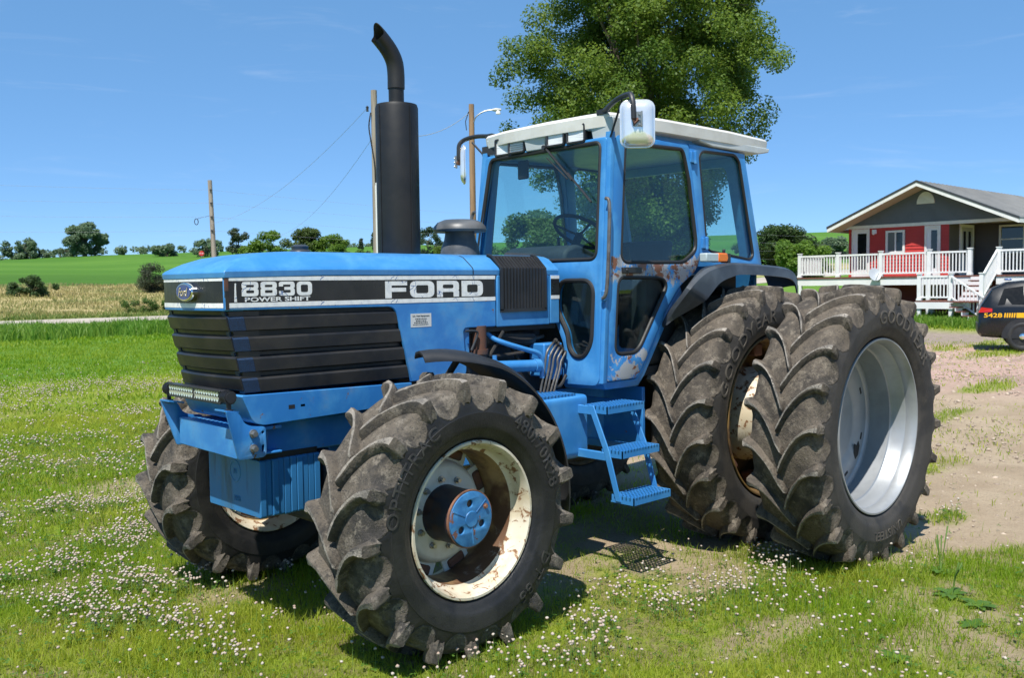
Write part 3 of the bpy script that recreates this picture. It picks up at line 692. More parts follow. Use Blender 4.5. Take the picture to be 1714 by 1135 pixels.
lb = MB(); lb.box(.815, .855, -.275, .285, 1.248, 1.312)
for k in range(12): lb.box(.79, .816, -.265 + .046 * k, -.257 + .046 * k, 1.252, 1.308)
lb.box(.853, .862, -.275, .285, 1.304, 1.314).box(.853, .862, -.275, .285, 1.246, 1.256).box(.853, .862, .0, .006, 1.25, 1.31)
lbar = lb.build('light_bar', 'black_plastic', TR, bevel=.002)
mb = MB()
for row in range(2):
    for k in range(20):
        y = -.262 + .0268 * k + (.004 if k >= 10 else 0); z = 1.268 + .026 * row
        mb.lathe([(.854, .0), (.8545, .0115), (.8585, .0125), (.8585, .0105), (.8555, .004), (.8555, .0)], (0, y, z), 'x', 10)
mb.build('led_lens', pmat('led_reflector', (.62, .66, .60), .15, .5), lbar)
for sgn in (1, -1):
    mb = MB(); mb.tube([(.835, sgn * .285 - 0, 1.28), (.835, sgn * .345, 1.28)], .026, 12); mb.obox((.838, sgn * .325, 1.25), .02, .012, .085); mb.tube([(.838, sgn * .325, 1.205), (.838, sgn * .325, 1.222)], .022, 8)
    for k in range(6): mb.tube([(.835, sgn * (.290 + .009 * k), 1.28), (.835, sgn * (.293 + .009 * k), 1.28)], .034, 12)
    mb.build('light_bar_mount', 'black_plastic', lbar)

# ---------------------------------------------------------------- front fenders
for sgn in (1, -1):
    rings = []
    for k in range(29):
        th = R(84 + 104 * k / 28); f = min(1, k / 7); g = min(1, (28 - k) / 3)
        y0, y1 = .80 - .08 * f, .88 + .18 * f
        sec = [(y0, .772), (y0 + (y1 - y0) * .15, .795), (y0 + (y1 - y0) * .5, .803), (y0 + (y1 - y0) * .85, .785), (y1, .756)]
        sec = [(a, b + .012) for a, b in sec] + [(a, b) for a, b in sec[::-1]]
        lift = .0 + .006 * k / 28
        rings.append([(FC[0] + (b + lift) * math.cos(th), sgn * a, FC[2] + (b + lift) * math.sin(th)) for a, b in sec])
    MB().loft(rings).build('front_fender', 'black_plastic', TR, angle=50)
    mb = MB(); mb.tube([(-.2, sgn * .3, 1.05), (-.2, sgn * .6, 1.2), (-.22, sgn * .8, 1.44)], .018, 8); mb.build('fender_bracket', 'int_black', TR)

# ---------------------------------------------------------------- exhaust and pre-cleaner
EX, EY = -.452, 0.
mb = MB(); mb.lathe([(1.98, .0), (1.98, .121), (2.0, .126), (2.845, .126), (2.865, .120), (2.875, .045), (2.875, .0)], (EX, EY, 0), 'z', 40)
mb.box(EX - .004, EX + .004, EY + .120, EY + .129, 2.0, 2.85); mb.box(EX + .119, EX + .129, EY - .004, EY + .004, 2.0, 2.85)
ex = mb.build('exhaust_muffler', 'muffler', TR)
mb = MB(); mb.tube([(EX, EY, 2.87), (EX, EY, 2.99)], .045, 20, False); mb.build('exhaust_pipe', 'muffler', ex)
# curved outlet, slash-cut and open
path = smooth_path([(EX, EY, 2.96), (EX, EY, 3.05), (EX + .012, EY, 3.12), (EX + .050, EY - .004, 3.185), (EX + .115, EY - .01, 3.25), (EX + .158, EY - .014, 3.282)], 4)
mb = MB(); rings = []; N = 24; r0 = .0505
for rr_ in (r0, r0 - .004):
    rg = []
    for i, p in enumerate(path):
        d = (path[min(i + 1, len(path) - 1)] - path[max(i - 1, 0)]).normalized(); a = Vector((0, 1, 0)); b = d.cross(a)
        rg.append([p + (a * math.cos(t) + b * math.sin(t)) * rr_ for t in [2 * PI * k / N for k in range(N)]])
    # slash cut: pull the low front lip back
    for k in range(N):
        cut = .5 + .5 * math.cos(2 * PI * k / N + PI * .5)
        for i in range(-4, 0):
            d = (path[i] - path[i - 1]).normalized()
            rg[i][k] = rg[i][k] - d * cut * .15 * ((i + 5) / 4)
    rings.append(rg)
allr = rings[0] + rings[1][::-1]
mb.loft(allr, True, False, loop=True); mb.build('exhaust_outlet', 'muffler', ex, angle=50)
mb = MB(); mb.lathe([(1.975, .125), (2.0, .125), (2.04, .118), (2.085, .100), (2.12, .094), (2.155, .092), (2.155, .0), (1.975, .0)], (-.93, 0, 0), 'z', 32)
mb.lathe([(2.140, .10), (2.135, .160), (2.150, .168), (2.170, .163), (2.195, .140), (2.212, .10), (2.218, .0), (2.15, .0)], (-.93, 0, 0), 'z', 36)
mb.build('air_precleaner', pmat('dusty_grey_plastic', (.055, .062, .07), .45, var=(.11, .115, .12), vscale=5, dust=(.16, .14, .12), dscale=4, dr=(.55, .8)), TR)
mb = MB(); mb.lathe([(1.985, .0), (1.985, .07), (2.01, .06), (2.018, .045), (2.035, .05), (2.045, .03), (2.045, .0)], (.10, -.20, .0), 'z', 20); mb.build('radiator_cap_cowl', 'fender_grey', TR)

# ---------------------------------------------------------------- vent louvre
def vpath(off): return [(.338 + off, 1.648), (.338 + off, 1.875), (.336 + off, 1.905), (.262 + off * .6, 1.968 + off), (.225, 1.982 + off)]
for sgn in (1, -1):
    mb = MB(); X0, X1 = -.948, -1.348
    back = [(X0 - .015, .003), (X1 + .015, .003)]
    mb.loft([[(X, sgn * y, z) for y, z in vpath(.003)] + [(X, sgn * (y - .004), z - .002) for y, z in vpath(.0)[::-1]] for X in (X0, X1)])
    for (a, b) in ((X0, X0 - .02), (X1 + .02, X1)):
        mb.loft([[(X, sgn * y, z) for y, z in vpath(.012)] + [(X, sgn * (y - .005), z - .003) for y, z in vpath(.0)[::-1]] for X in (a, b)])
    p = vpath(.012)
    mb.box(X1, X0, *sorted((sgn * .336, sgn * .350)), 1.636, 1.655)
    for k in range(13):
        X = X0 - .035 - .0275 * k
        mb.loft([[(x_, sgn * y, z) for y, z in vpath(.010)[:4]] + [(x_, sgn * (y - .006), z - .003) for y, z in vpath(.0)[:4][::-1]] for x_ in (X, X - .012)])
    vg = mb.build('vent_louvre', 'black_plastic', TR, angle=30)

# ---------------------------------------------------------------- engine bay details
mb = MB(); mb.tube([(-.84, .41, 1.315), (-1.20, .41, 1.30)], .036, 20); mb.tube([(-.84, .41, 1.315), (-.80, .41, 1.316)], .042, 16); mb.tube([(-1.155, .41, 1.302), (-1.20, .41, 1.30)], .043, 16); mb.tube([(-.83, .41, 1.34), (-.83, .41, 1.385)], .014, 8)
mb.build('steering_cylinder', 'blue', TR)
mb = MB(); mb.obox((-.690, .312, 1.47), .045, .012, .20); mb.tube([(-.69, .312, 1.38), (-.74, .36, 1.33)], .014, 8); mb.build('support_strap', 'blue_worn', TR, bevel=.003)
mb = MB(); mb.tube([(-.80, .30, 1.56), (-.80, .30, 1.36)], .05, 14); mb.tube([(-.80, .30, 1.42), (-.80, .30, 1.39)], .06, 14); mb.build('exhaust_elbow', 'rustpipe', TR)
mb = MB(); mb.tube(smooth_path([(-.84, .25, 1.58), (-.90, .30, 1.49), (-.96, .36, 1.45), (-1.08, .40, 1.41), (-1.2, .42, 1.37), (-1.225, .42, 1.30), (-1.222, .42, 1.22)], 5), .016, 10); mb.build('coolant_pipe', 'blue', TR)
mb = MB(); mb.tube(smooth_path([(-.66, .345, 1.535), (-.74, .35, 1.53), (-.745, .35, 1.50), (-.70, .35, 1.42)], 5), .007, 8); mb.build('brake_pipe', 'int_dark', TR)
mb = MB(); mb.box(-1.44, -1.27, .26, .395, 1.22, 1.43); mb.box(-1.40, -1.30, .39, .41, 1.20, 1.36); mb.build('valve_block', 'blue_worn', TR, bevel=.01)
for k in range(5):
    o_ = .035 * k
    pth = smooth_path([(-1.20 - o_ * .7, .425 + .006 * k, 1.13), (-1.232 - o_ * (.9 + .1 * (k % 2)), .43 + .004 * k, 1.27), (-1.25 - o_ * .95, .435, 1.37 - .014 * k), (-1.29 - o_, .43, 1.415 - .012 * k), (-1.36 - o_ * .6, .40, 1.44 - .02 * k)], 5)
    mb = MB(); mb.tube(pth, .0072, 8); mb.tube([pth[-1], pth[-1] + Vector((-.025, -.01, .008))], .013, 6); mb.build('hydraulic_pipe', 'pipe', TR)
for a, b in (((-1.25, .42, 1.18), (-1.46, .30, 1.10)), ((-1.28, .43, 1.17), (-1.44, .42, 1.22)), ((-.95, .30, 1.50), (-1.38, .28, 1.47)), ((-.70, .30, 1.40), (-1.15, .33, 1.38)), ((-1.05, .27, 1.53), (-1.30, .34, 1.32)), ((-.74, .29, 1.36), (-.98, .33, 1.52))):
    mb = MB(); mb.tube(smooth_path([a, ((a[0] + b[0]) / 2, a[1] + .01, min(a[2], b[2]) - .01), b], 6), .012, 8); mb.build('hydraulic_hose', 'int_black', TR)

# ---------------------------------------------------------------- tank and steps
mb = MB().prism(roundpoly([(.34, .72), (.62, .72), (.62, 1.10), (.60, 1.115), (.34, 1.115)], [.02, .05, .03, .02, .02]), 'x', -1.42, -1.02); tk = mb.build('side_tank', 'blue', TR, bevel=.006)
def grate(mb, x0, x1, y0, y1, z, n=6):
    mb.box(x0, x1, y1 - .006, y1, z - .045, z); mb.box(x0, x1, y0, y0 + .006, z - .035, z); mb.box(x0, x0 + .006, y0, y1, z - .045, z); mb.box(x1 - .006, x1, y0, y1, z - .045, z)
    for k in range(1, n): y = y0 + (y1 - y0) * k / n; mb.box(x0, x1, y - .003, y + .003, z - .022, z - .001)
    m = int((x1 - x0) / .028)
    for k in range(1, m):
        x = x0 + (x1 - x0) * k / m; mb.box(x - .004, x + .004, y0, y1, z - .016, z + .002)
        for j in range(n): mb.box(x - .006, x + .006, y0 + (y1 - y0) * (j + .4) / n, y0 + (y1 - y0) * (j + .75) / n, z, z + .005)
mb = MB(); grate(mb, -1.33, -1.03, .36, .60, 1.128); mb.build('tank_tread_plate', 'blue', tk, smooth=False)
for xr in (-1.335, -1.70):
    st = MB(); st.prism([(.70, 1.062), (.745, 1.062), (.865, .80), (.955, .50), (.915, .50), (.82, .80)], 'x', xr - .005, xr + .005)
    st.box(xr - .02, xr + .004, .33, .73, 1.005, 1.058); st.box(xr - .02, xr + .004, .33, .84, .735, .785); st.build('step_rail', 'blue', TR, bevel=.003)
for (y0, y1, z) in ((.665, .85, 1.062), (.80, .965, .806), (.875, 1.05, .537)):
    mb = MB(); grate(mb, -1.70, -1.335, y0, y1, z); mb.build('step_tread', 'blue', TR, smooth=False)
# ---------------------------------------------------------------- cab
SH = -.075                                   # the right side of the cab sits a little further back
def sidep(sgn, off=0.):
    return lambda x, z, t: (x + (SH if sgn < 0 else 0), sgn * (.736 - .03 * z + off + t - (.085 if sgn < 0 else 0)), z)
def frontp(off=0.):
    return lambda y, z, t: (-1.392 + .06 * y - .095 * z + off + t, y, z)
def plate(name, loops, mapf, th, m, parent, bev=.004, label=None):
    vs, fs = curve_plate(loops, th / 2 - bev, bev)
    return MB().add([mapf(*v) for v in vs], fs).build(name, m, parent, angle=40)
def seal(mb, loop, mapf, r=.011, off=.0):
    mb.tube([mapf(a, b, off) for a, b in loop], r, 8, False, closed=True)
def inset(loop, d):
    cx = sum(p[0] for p in loop) / len(loop); cy = sum(p[1] for p in loop) / len(loop); out = []
    for i, p in enumerate(loop):
        a = Vector(loop[i - 1]); b = Vector(loop[(i + 1) % len(loop)]); t = (b - a)
        if t.length < 1e-6: out.append(p); continue
        n = Vector((-t.y, t.x)).normalized(); q = Vector(p)
        if (Vector((cx, cy)) - q).dot(n) < 0: n = -n
        q = q + n * d; out.append((q.x, q.y))
    return out
DOOR = roundpoly([(-1.487, 1.197), (-1.785, 1.199), (-1.84, 1.26), (-2.126, 1.637), (-2.27, 1.78), (-2.47, 1.885), (-2.525, 1.99), (-2.515, 2.15), (-2.432, 2.70), (-2.415, 2.742), (-1.675, 2.735), (-1.635, 2.70)],
                 [.02, .03, .03, .03, .06, .06, .06, 0, .02, .02, .02, .02])
UP = roundpoly([(-1.742, 2.69), (-2.345, 2.705), (-2.372, 2.68), (-2.425, 2.50), (-2.487, 2.10), (-2.482, 2.02), (-2.33, 1.94), (-1.70, 1.934), (-1.666, 1.97)], [.03, .02, .04, 0, 0, .06, .05, .04, .03])
LOW = roundpoly([(-1.627, 1.80), (-1.66, 1.84), (-2.09, 1.838), (-2.145, 1.785), (-1.835, 1.39), (-1.775, 1.357), (-1.61, 1.356), (-1.580, 1.39)], [.03, .03, .06, .05, .04, .05, .04, .03])
REAR = roundpoly([(-2.553, 2.68), (-2.60, 2.714), (-3.00, 2.722), (-3.062, 2.68), (-3.222, 2.0), (-3.175, 1.965), (-2.655, 2.02), (-2.618, 2.05)], .03)
REARO = [(-2.438, 2.745), (-3.125, 2.735), (-3.325, 1.925), (-2.50, 1.915), (-2.53, 2.0), (-2.522, 2.15)]
for sgn in (1, -1):
    pf = sidep(sgn)
    d = plate('cab_door', [DOOR, inset(UP, -.012), inset(LOW, -.012)], sidep(sgn, .004), .034, 'door', TR)
    if sgn > 0: d['label'] = 'cab door with rust and bare patches under the window'
    for lp in (UP, LOW):
        mb = MB(); seal(mb, lp, sidep(sgn, .012), .0135); mb.build('window_seal', 'seal', d)
        plate('door_glass', [lp], sidep(sgn, .0), .006, 'glass', d, bev=0)
    q = plate('rear_quarter_frame', [REARO, inset(REAR, -.01)], pf, .032, 'blue', TR)
    mb = MB(); seal(mb, REAR, sidep(sgn, .010), .011); mb.build('window_seal', 'seal', q)
    plate('quarter_glass', [REAR], pf, .006, 'glass', q, bev=0)
    plate('cab_pillar', [[(-1.455, 1.19), (-1.483, 1.19), (-1.632, 2.745), (-1.607, 2.745)]], pf, .05, 'blue', TR, bev=.006)
    mb = MB()
    def sp(x, z, t=0, s=sgn): return sidep(s)(x, z, t)
    # lower edge of the cab side, running back and up towards the fender
    ring = []
    for x, z in ((-1.47, 1.19), (-1.79, 1.188), (-1.86, 1.25), (-2.145, 1.625), (-2.30, 1.78)):
        ring.append([sp(x, z, .012), sp(x - .035, z - .05, .0), sp(x - .03, z - .06, -.35), sp(x, z, -.35)])
    mb.loft(ring); mb.build('cab_sill', 'blue', TR, bevel=.012)
    # hinges, handle
    for x, z in ((-2.462, 2.66), (-2.575, 2.075)):
        mb = MB(); c = sp(x, z, .022); mb.obox(c, .055, .022, .075, (1, 0, 0)); mb.tube([Vector(c) + Vector((-.02, sgn * .008, -.045)), Vector(c) + Vector((-.02, sgn * .008, .045))], .013, 10)
        mb.build('door_hinge', 'blue_worn', d, bevel=.003)
    mb = MB(); c = sp(-1.755, 1.885, .028); mb.obox(c, .185, .026, .038); mb.tube([Vector(c) + Vector((.06, 0, 0)), Vector(c) + Vector((.06, sgn * .018, 0))], .010, 10); mb.build('door_handle', 'black_plastic', d, bevel=.004)
    mb = MB(); mb.tube(smooth_path([sp(-1.53, 2.33, .02), sp(-1.528, 2.30, .05), sp(-1.51, 2.1, .055), sp(-1.485, 1.85, .055), sp(-1.475, 1.74, .045), sp(-1.472, 1.71, .02)], 4), .0115, 10); mb.build('grab_rail', pmat('worn_steel_rail', (.20, .19, .18), .4, .6, var=(.10, .07, .055), vscale=10), TR)
    mb = MB(); mb.tube([sp(-1.49, 1.70, .02), sp(-1.49, 1.76, .02)], .018, 10); mb.obox(sp(-1.485, 1.71, .02), .03, .03, .03); mb.build('rail_bracket', 'blue', TR, bevel=.003)
# front frame
WS = roundpoly([(.618, 1.955), (.600, 2.690), (-.485, 2.694), (-.585, 1.955)], [.06, .05, .05, .06], 5)
QW = roundpoly([(.285, 1.77), (.325, 1.824), (.555, 1.824), (.610, 1.77), (.620, 1.43), (.565, 1.345), (.48, 1.335), (.415, 1.40), (.40, 1.49), (.290, 1.635)], [.05, .05, .05, .05, .06, .06, .05, .05, .06, .05])
QW2 = [(-a, b) for a, b in QW]
FO = [(.690, 1.175), (.640, 2.712), (-.530, 2.712), (-.60, 1.175), (-.372, 1.17), (-.382, 1.40), (-.304, 1.53), (-.262, 1.60), (-.262, 1.78), (.262, 1.78), (.262, 1.60), (.304, 1.53), (.382, 1.40), (.372, 1.17)]
ff = plate('cab_front_frame', [roundpoly(FO, [.05, .02, .02, .05, .05, .05, .05, .02, .02, .02, .02, .05, .05, .05]), inset(WS, -.012), inset(QW, -.012), inset(QW2, -.012)], frontp(.0), .05, 'blue', TR, bev=.008)
mb = MB(); seal(mb, WS, frontp(.018), .014); mb.build('window_seal', 'seal', ff)
plate('windshield_glass', [WS], frontp(.004), .006, 'glass', ff, bev=0)
for q in (QW, QW2):
    mb = MB(); seal(mb, q, frontp(.022), .016); mb.build('window_seal', 'seal', ff); plate('front_quarter_glass', [q], frontp(.004), .006, 'glass', ff, bev=0)
mb = MB(); fp = frontp(.045); mb.tube([fp(.108, 2.71, 0), fp(.38, 2.47, .0)], .008, 6); mb.tube([fp(.13, 2.64, .0), fp(.34, 2.48, .0)], .004, 6); mb.tube([fp(.33, 2.52, -.008), fp(.556, 2.315, -.012)], .0075, 6); mb.tube([fp(.108, 2.71, .02), fp(.108, 2.71, -.04)], .016, 8)
mb.build('wiper', 'black_plastic', ff)
# cab back, floor, headliner
MB().box(-3.3, -1.50, -.64, .64, 1.19, 1.25).build('cab_floor', 'int_dark', TR)
vs, fs = curve_plate([[(-.58, 1.25), (.66, 1.25), (.66, 1.95), (.64, 2.735), (-.555, 2.735), (-.58, 1.95)], roundpoly([(-.50, 1.98), (.54, 1.98), (.52, 2.66), (-.48, 2.66)], .05)], .015)
mb = MB(); mb.add([((-3.30 + max(0, v[1] - 1.95) * .245) + v[2], v[0], v[1]) for v in vs], fs); bk = mb.build('cab_rear_frame', 'blue', TR)
mb = MB(); g = roundpoly([(-.50, 1.98), (.54, 1.98), (.52, 2.66), (-.48, 2.66)], .05); vs, fs = curve_plate([g], .003); mb.add([((-3.30 + max(0, v[1] - 1.95) * .245) + v[2], v[0], v[1]) for v in vs], fs); mb.build('rear_glass', 'glass', bk)
MB().box(-3.16, -1.68, -.60, .60, 2.735, 2.80).build('headliner', 'int_dark', TR)
for sgn in (1, -1):
    mb = MB(); mb.box(-2.95, -1.95, *sorted((sgn * .42, sgn * .64)), 1.25, 1.86); mb.build('side_console', 'int_dark', TR, bevel=.04)
# seat, steering wheel, dash
mb = MB(); mb.loft([[(x + (z - 1.75) * -.22, y, z) for x, y in rrect(-2.78, -.25, -2.66, .25, .05)] for z in (1.72, 1.9, 2.06, 2.12)]); s1 = mb.build('seat_back', 'seat', TR, bevel=.03)
MB().prism(rrect(-2.74, -.26, -2.26, .26, .07), 'z', 1.60, 1.74).build('seat_cushion', 'seat', TR, bevel=.03)
MB().box(-2.66, -2.36, -.16, .16, 1.25, 1.60).build('seat_base', 'int_black', TR)
for sgn in (1, -1): MB().box(-2.70, -2.36, *sorted((sgn * .27, sgn * .34)), 1.86, 1.91).build('armrest', 'seat', TR, bevel=.02)
swc = Vector((-2.07, .0, 2.17)); ax = Vector((-.55, 0, .83)).normalized(); e1 = Vector((0, 1, 0)); e2 = ax.cross(e1)
mb = MB(); mb.tube([swc + (e1 * math.cos(t) + e2 * math.sin(t)) * .20 for t in [2 * PI * k / 36 for k in range(36)]], .013, 8, False, closed=True)
for t in (90, 210, 330): mb.tube([swc - ax * .03, swc + (e1 * math.cos(R(t)) + e2 * math.sin(R(t))) * .195], .009, 6)
mb.tube([swc - ax * .02, swc - ax * .45], .03, 10); mb.build('steering_wheel', 'int_black', TR)
mb = MB(); mb.prism(roundpoly([(-1.57, 1.25), (-1.57, 2.02), (-1.70, 2.07), (-1.92, 2.0), (-1.98, 1.70), (-1.90, 1.25)], .05), 'y', -.30, .30); mb.build('dashboard', 'int_dark', TR, bevel=.02)
mb = MB(); mb.tube([(-2.2, -.30, 1.6), (-2.18, -.32, 2.15)], .012, 8); mb.tube([(-2.2, .36, 1.85), (-2.15, .36, 2.05)], .010, 8); mb.build('gear_levers', 'int_black', TR)
mb = MB(); mb.obox((-1.70, -.20, 2.60), .02, .10, .13); mb.build('interior_mirror', 'int_black', TR, bevel=.01)

# ---------------------------------------------------------------- roof
def roof_out(d=0., hw=0.):
    P = [(-1.605 - d, .655 - d), (-1.588 - d, .40), (-1.585 - d, .05), (-1.62 - d, -.30), (-1.695 - d, -.575 + d), (-2.1, -.625 + d), (-2.9, -.635 + d), (-3.44 + d, -.615 + d), (-3.475 + d, -.58 + d), (-3.485 + d, 0), (-3.475 + d, .58 - d), (-3.44 + d, .672 - d), (-2.9, .692 - d), (-2.1, .690 - d)]
    return P
def zoff(x): return -.012 * ((x + 2.5) / .95) ** 2
def rr_(d, z): return [(x, y, z + zoff(x)) for x, y in roundpoly(roof_out(d), .03, 2)]
roof = MB().loft([rr_(.012, 2.790), rr_(.0, 2.796), rr_(-.006, 2.866), rr_(.004, 2.882), rr_(.10, 2.905), rr_(.30, 2.925), rr_(.45, 2.93)]).build('cab_roof', 'roof_white', TR, angle=25)
for sgn in (1, -1):
    mb = MB(); mb.prism([(-2.50, 2.815), (-2.545, 2.775), (-2.70, 2.752), (-3.30, 2.752), (-3.44, 2.775), (-3.455, 2.805)], 'y', sgn * .45, sgn * .686); mb.build('roof_rear_pod', 'roof_grey', roof, bevel=.008)
MB().box(-3.22, -1.70, -.62, .62, 2.72, 2.81).build('roof_rail', 'blue', TR, bevel=.01)
# front visor pods and lamp recess
MB().hexa([(-1.80, -.54, 2.712), (-1.80, .64, 2.712), (-1.635, .64, 2.712), (-1.705, -.54, 2.712), (-1.80, -.54, 2.81), (-1.80, .64, 2.81), (-1.635, .64, 2.81), (-1.705, -.54, 2.81)]).build('lamp_recess', 'int_black', roof)
for (y0, y1, xf) in ((.495, .69, -1.600), (-.105, .115, -1.600), (-.545, -.435, -1.675)):
    mb = MB(); mb.hexa([(xf - .16, y0 + .015, 2.705), (xf - .012, y0 + .022, 2.705), (xf - .012, y1 - .022, 2.705), (xf - .16, y1 - .015, 2.705), (xf - .16, y0, 2.84), (xf, y0, 2.84), (xf, y1, 2.84), (xf - .16, y1, 2.84)])
    mb.build('visor_pod', 'roof_grey', roof, bevel=.006)
for yc, xf, slat in ((.205, -1.602, 0), (.385, -1.602, 0), (-.190, -1.632, 1), (-.345, -1.652, 0)):
    mb = MB(); o_, i_ = rrect(-.080, -.060, .080, .060, .014), rrect(-.070, -.050, .070, .050, .010)
    vs, fs = curve_plate([o_, i_], .012, .002); mb.add([(xf + v[2], yc + v[0], 2.768 + v[1]) for v in vs], fs)
    mb.box(xf - .07, xf - .008, yc - .072, yc + .072, 2.714, 2.822)
    lp = mb.build('work_lamp', 'black_plastic', roof, bevel=.002)
    mb = MB(); mb.prism([(yc + a, 2.768 + b) for a, b in i_], 'x', xf - .008, xf + .004); mb.build('lamp_glass', 'lens', lp, bevel=.003)
    if slat:
        mb = MB()
        for k in range(6): mb.box(xf + .004, xf + .009, yc - .062, yc + .062, 2.733 + .014 * k, 2.737 + .014 * k)
        mb.build('lamp_grille', 'steel', lp)
# mirrors
def mirror(sgn, arm, brace, cen, nrm, dk=1.):
    mb = MB(); mb.tube(smooth_path(arm, 6), .016, 10); a0 = Vector(arm[0]); mb.obox(a0, .07, .05, .03, (0, 1, 0)); mb.tube(brace, .0075, 8)
    a = mb.build('mirror_arm', 'black_plastic', TR)
    n = Vector(nrm).normalized(); ex = Vector((0, 0, 1)).cross(n).normalized(); c = Vector(cen)
    rings = []
    for dpt, s in ((-.012, .95), (-.012, 1.), (.004, 1.), (.010, .985), (.030, .93), (.048, .80), (.056, .60), (.058, .2)):
        rings.append([c + n * dpt * dk + ex * p[0] * s + Vector((0, 0, 1)) * p[1] * (s if s > .9 else s * 1.02) for p in rrect(-.098, -.137, .098, .137, .045, 5)])
    h = MB().loft(rings).build('mirror_shell', 'chrome_dull', a, angle=60)
    mb = MB(); mb.tube([c + n * .004 + ex * p[0] + Vector((0, 0, 1)) * p[1] for p in rrect(-.098, -.137, .098, .137, .045, 5)], .0065, 8, False, closed=True); mb.build('mirror_rim', 'chrome_dull', a)
    mb = MB(); mb.obox(c + n * .060 + Vector((0, 0, .02)), .05, .012, .085, ex); mb.obox(c + n * .063 + ex * .02 + Vector((0, 0, .02)), .008, .02, .09, ex)
    for k in range(3): mb.tube([c + n * .06 + ex * .005 + Vector((0, 0, -.012 + .03 * k)), c + n * .078 + ex * .005 + Vector((0, 0, -.012 + .03 * k))], .007, 8)
    mb.build('mirror_bracket', 'steel', a)
    mb = MB(); e = Vector(arm[-1]); mb.tube([e, e + Vector((0, 0, -.03)), c + n * .062 + Vector((0, 0, .02))], .012, 8); mb.build('mirror_pivot', 'rustpipe', a)
    mb = MB(); mb.loft([[c - n * t + ex * p[0] + Vector((0, 0, 1)) * p[1] for p in rrect(-.088, -.127, .088, .127, .04, 5)] for t in (.0125, .0135)]); mb.build('mirror_glass', 'chrome', a)
mirror(1, [(-1.615, .60, 2.878), (-1.50, .80, 2.910), (-1.455, .93, 2.918), (-1.44, .965, 2.90), (-1.43, .985, 2.85), (-1.428, .99, 2.765)], [(-1.63, .635, 2.70), (-1.615, .65, 2.70), (-1.48, .86, 2.895)], (-1.50, .96, 2.745), (.72, .69, 0))
mirror(-1, [(-1.76, -.59, 2.885), (-1.775, -.76, 2.905), (-1.765, -.88, 2.895), (-1.74, -.915, 2.86), (-1.735, -.92, 2.80), (-1.735, -.92, 2.745)], [(-1.745, -.585, 2.70), (-1.765, -.62, 2.71), (-1.765, -.80, 2.865)], (-1.80, -.93, 2.715), (.755, -.656, 0), .6)

# ---------------------------------------------------------------- rear fenders and lamps
FU = [(-1.80, 1.536), (-1.90, 1.634), (-2.01, 1.718), (-2.14, 1.813), (-2.275, 1.879), (-2.414, 1.912), (-2.631, 1.932), (-3.223, 1.908), (-3.394, 1.871), (-3.445, 1.782)]
FL = [(-1.785, 1.525), (-2.01, 1.577), (-2.157, 1.650), (-2.279, 1.733), (-2.384, 1.803), (-2.527, 1.842), (-2.674, 1.858), (-3.189, 1.840), (-3.359, 1.805), (-3.412, 1.707)]
FI = [(-2.121, 1.518), (-2.228, 1.622), (-2.344, 1.713), (-2.485, 1.83), (-2.60, 1.90), (-2.741, 1.925), (-2.95, 1.935), (-3.30, 1.91), (-3.42, 1.86), (-3.50, 1.75)]
for sgn in (1, -1):
    rings = []
    fu, fl, fi = (smooth_path([(a, b, 0) for a, b in P], 4) for P in (FU, FL, FI))
    for k in range(len(fu)):
        t = k / (len(fu) - 1); yo = .70 + .23 * min(1, t / .28) ** .8
        # outer line drawn in the plane y=.93; slide it along to its real y near the front tip
        u, l, i = fu[k], fl[k], fi[k]; f = min(1, t / .28) ** .8
        ux = i.x + (u.x - i.x) * (yo - .69) / .24; uz = i.y + (u.y - i.y) * (yo - .69) / .24
        lx = i.x + (l.x - i.x) * (yo - .67) / .28; lz = i.y + (l.y - i.y) * (yo - .67) / .28 - (.012 if t > .02 else 0)
        yi = .66
        rings.append([(i.x, sgn * yi, i.y), (ux, sgn * (yo - .03), uz + .002), (ux, sgn * yo, uz - .012), (lx, sgn * (yo + .015), lz), (lx, sgn * (yo + .003), lz), (ux, sgn * (yo - .012), uz - .018), (ux, sgn * (yo - .035), uz - .012), (i.x, sgn * yi, i.y - .014)])
    MB().loft(rings).build('rear_fender', 'fender_grey', TR, angle=40)
    mb = MB(); x0 = -2.42; y_ = sgn * .80
    mb.box(-2.615, -2.40, *sorted((sgn * .775, sgn * .835)), 1.940, 2.0); fl_ = mb.build('flasher_lamp', pmat('milky_lamp_plastic', (.42, .50, .52), .3, coat=.3), TR, bevel=.008)
    mb = MB(); mb.prism([(-2.54, 1.938), (-2.645, 1.940), (-2.660, 1.97), (-2.645, 2.002), (-2.54, 2.002)], 'y', *(sgn * .772, sgn * .840)); mb.build('amber_lens', 'orange', fl_, bevel=.008)
    mb = MB(); mb.box(-2.70, -2.655, *sorted((sgn * .775, sgn * .832)), 1.935, 2.0); mb.tube([(-2.66, sgn * .80, 2.0), (-2.66, sgn * .80, 2.03)], .012, 8); mb.build('lamp_base', 'black_plastic', fl_, bevel=.006)
    mb = MB(); mb.box(-3.0, -2.7, *sorted((sgn * .62, sgn * .68)), 1.25, 1.9); mb.build('fender_wall', 'int_black', TR)
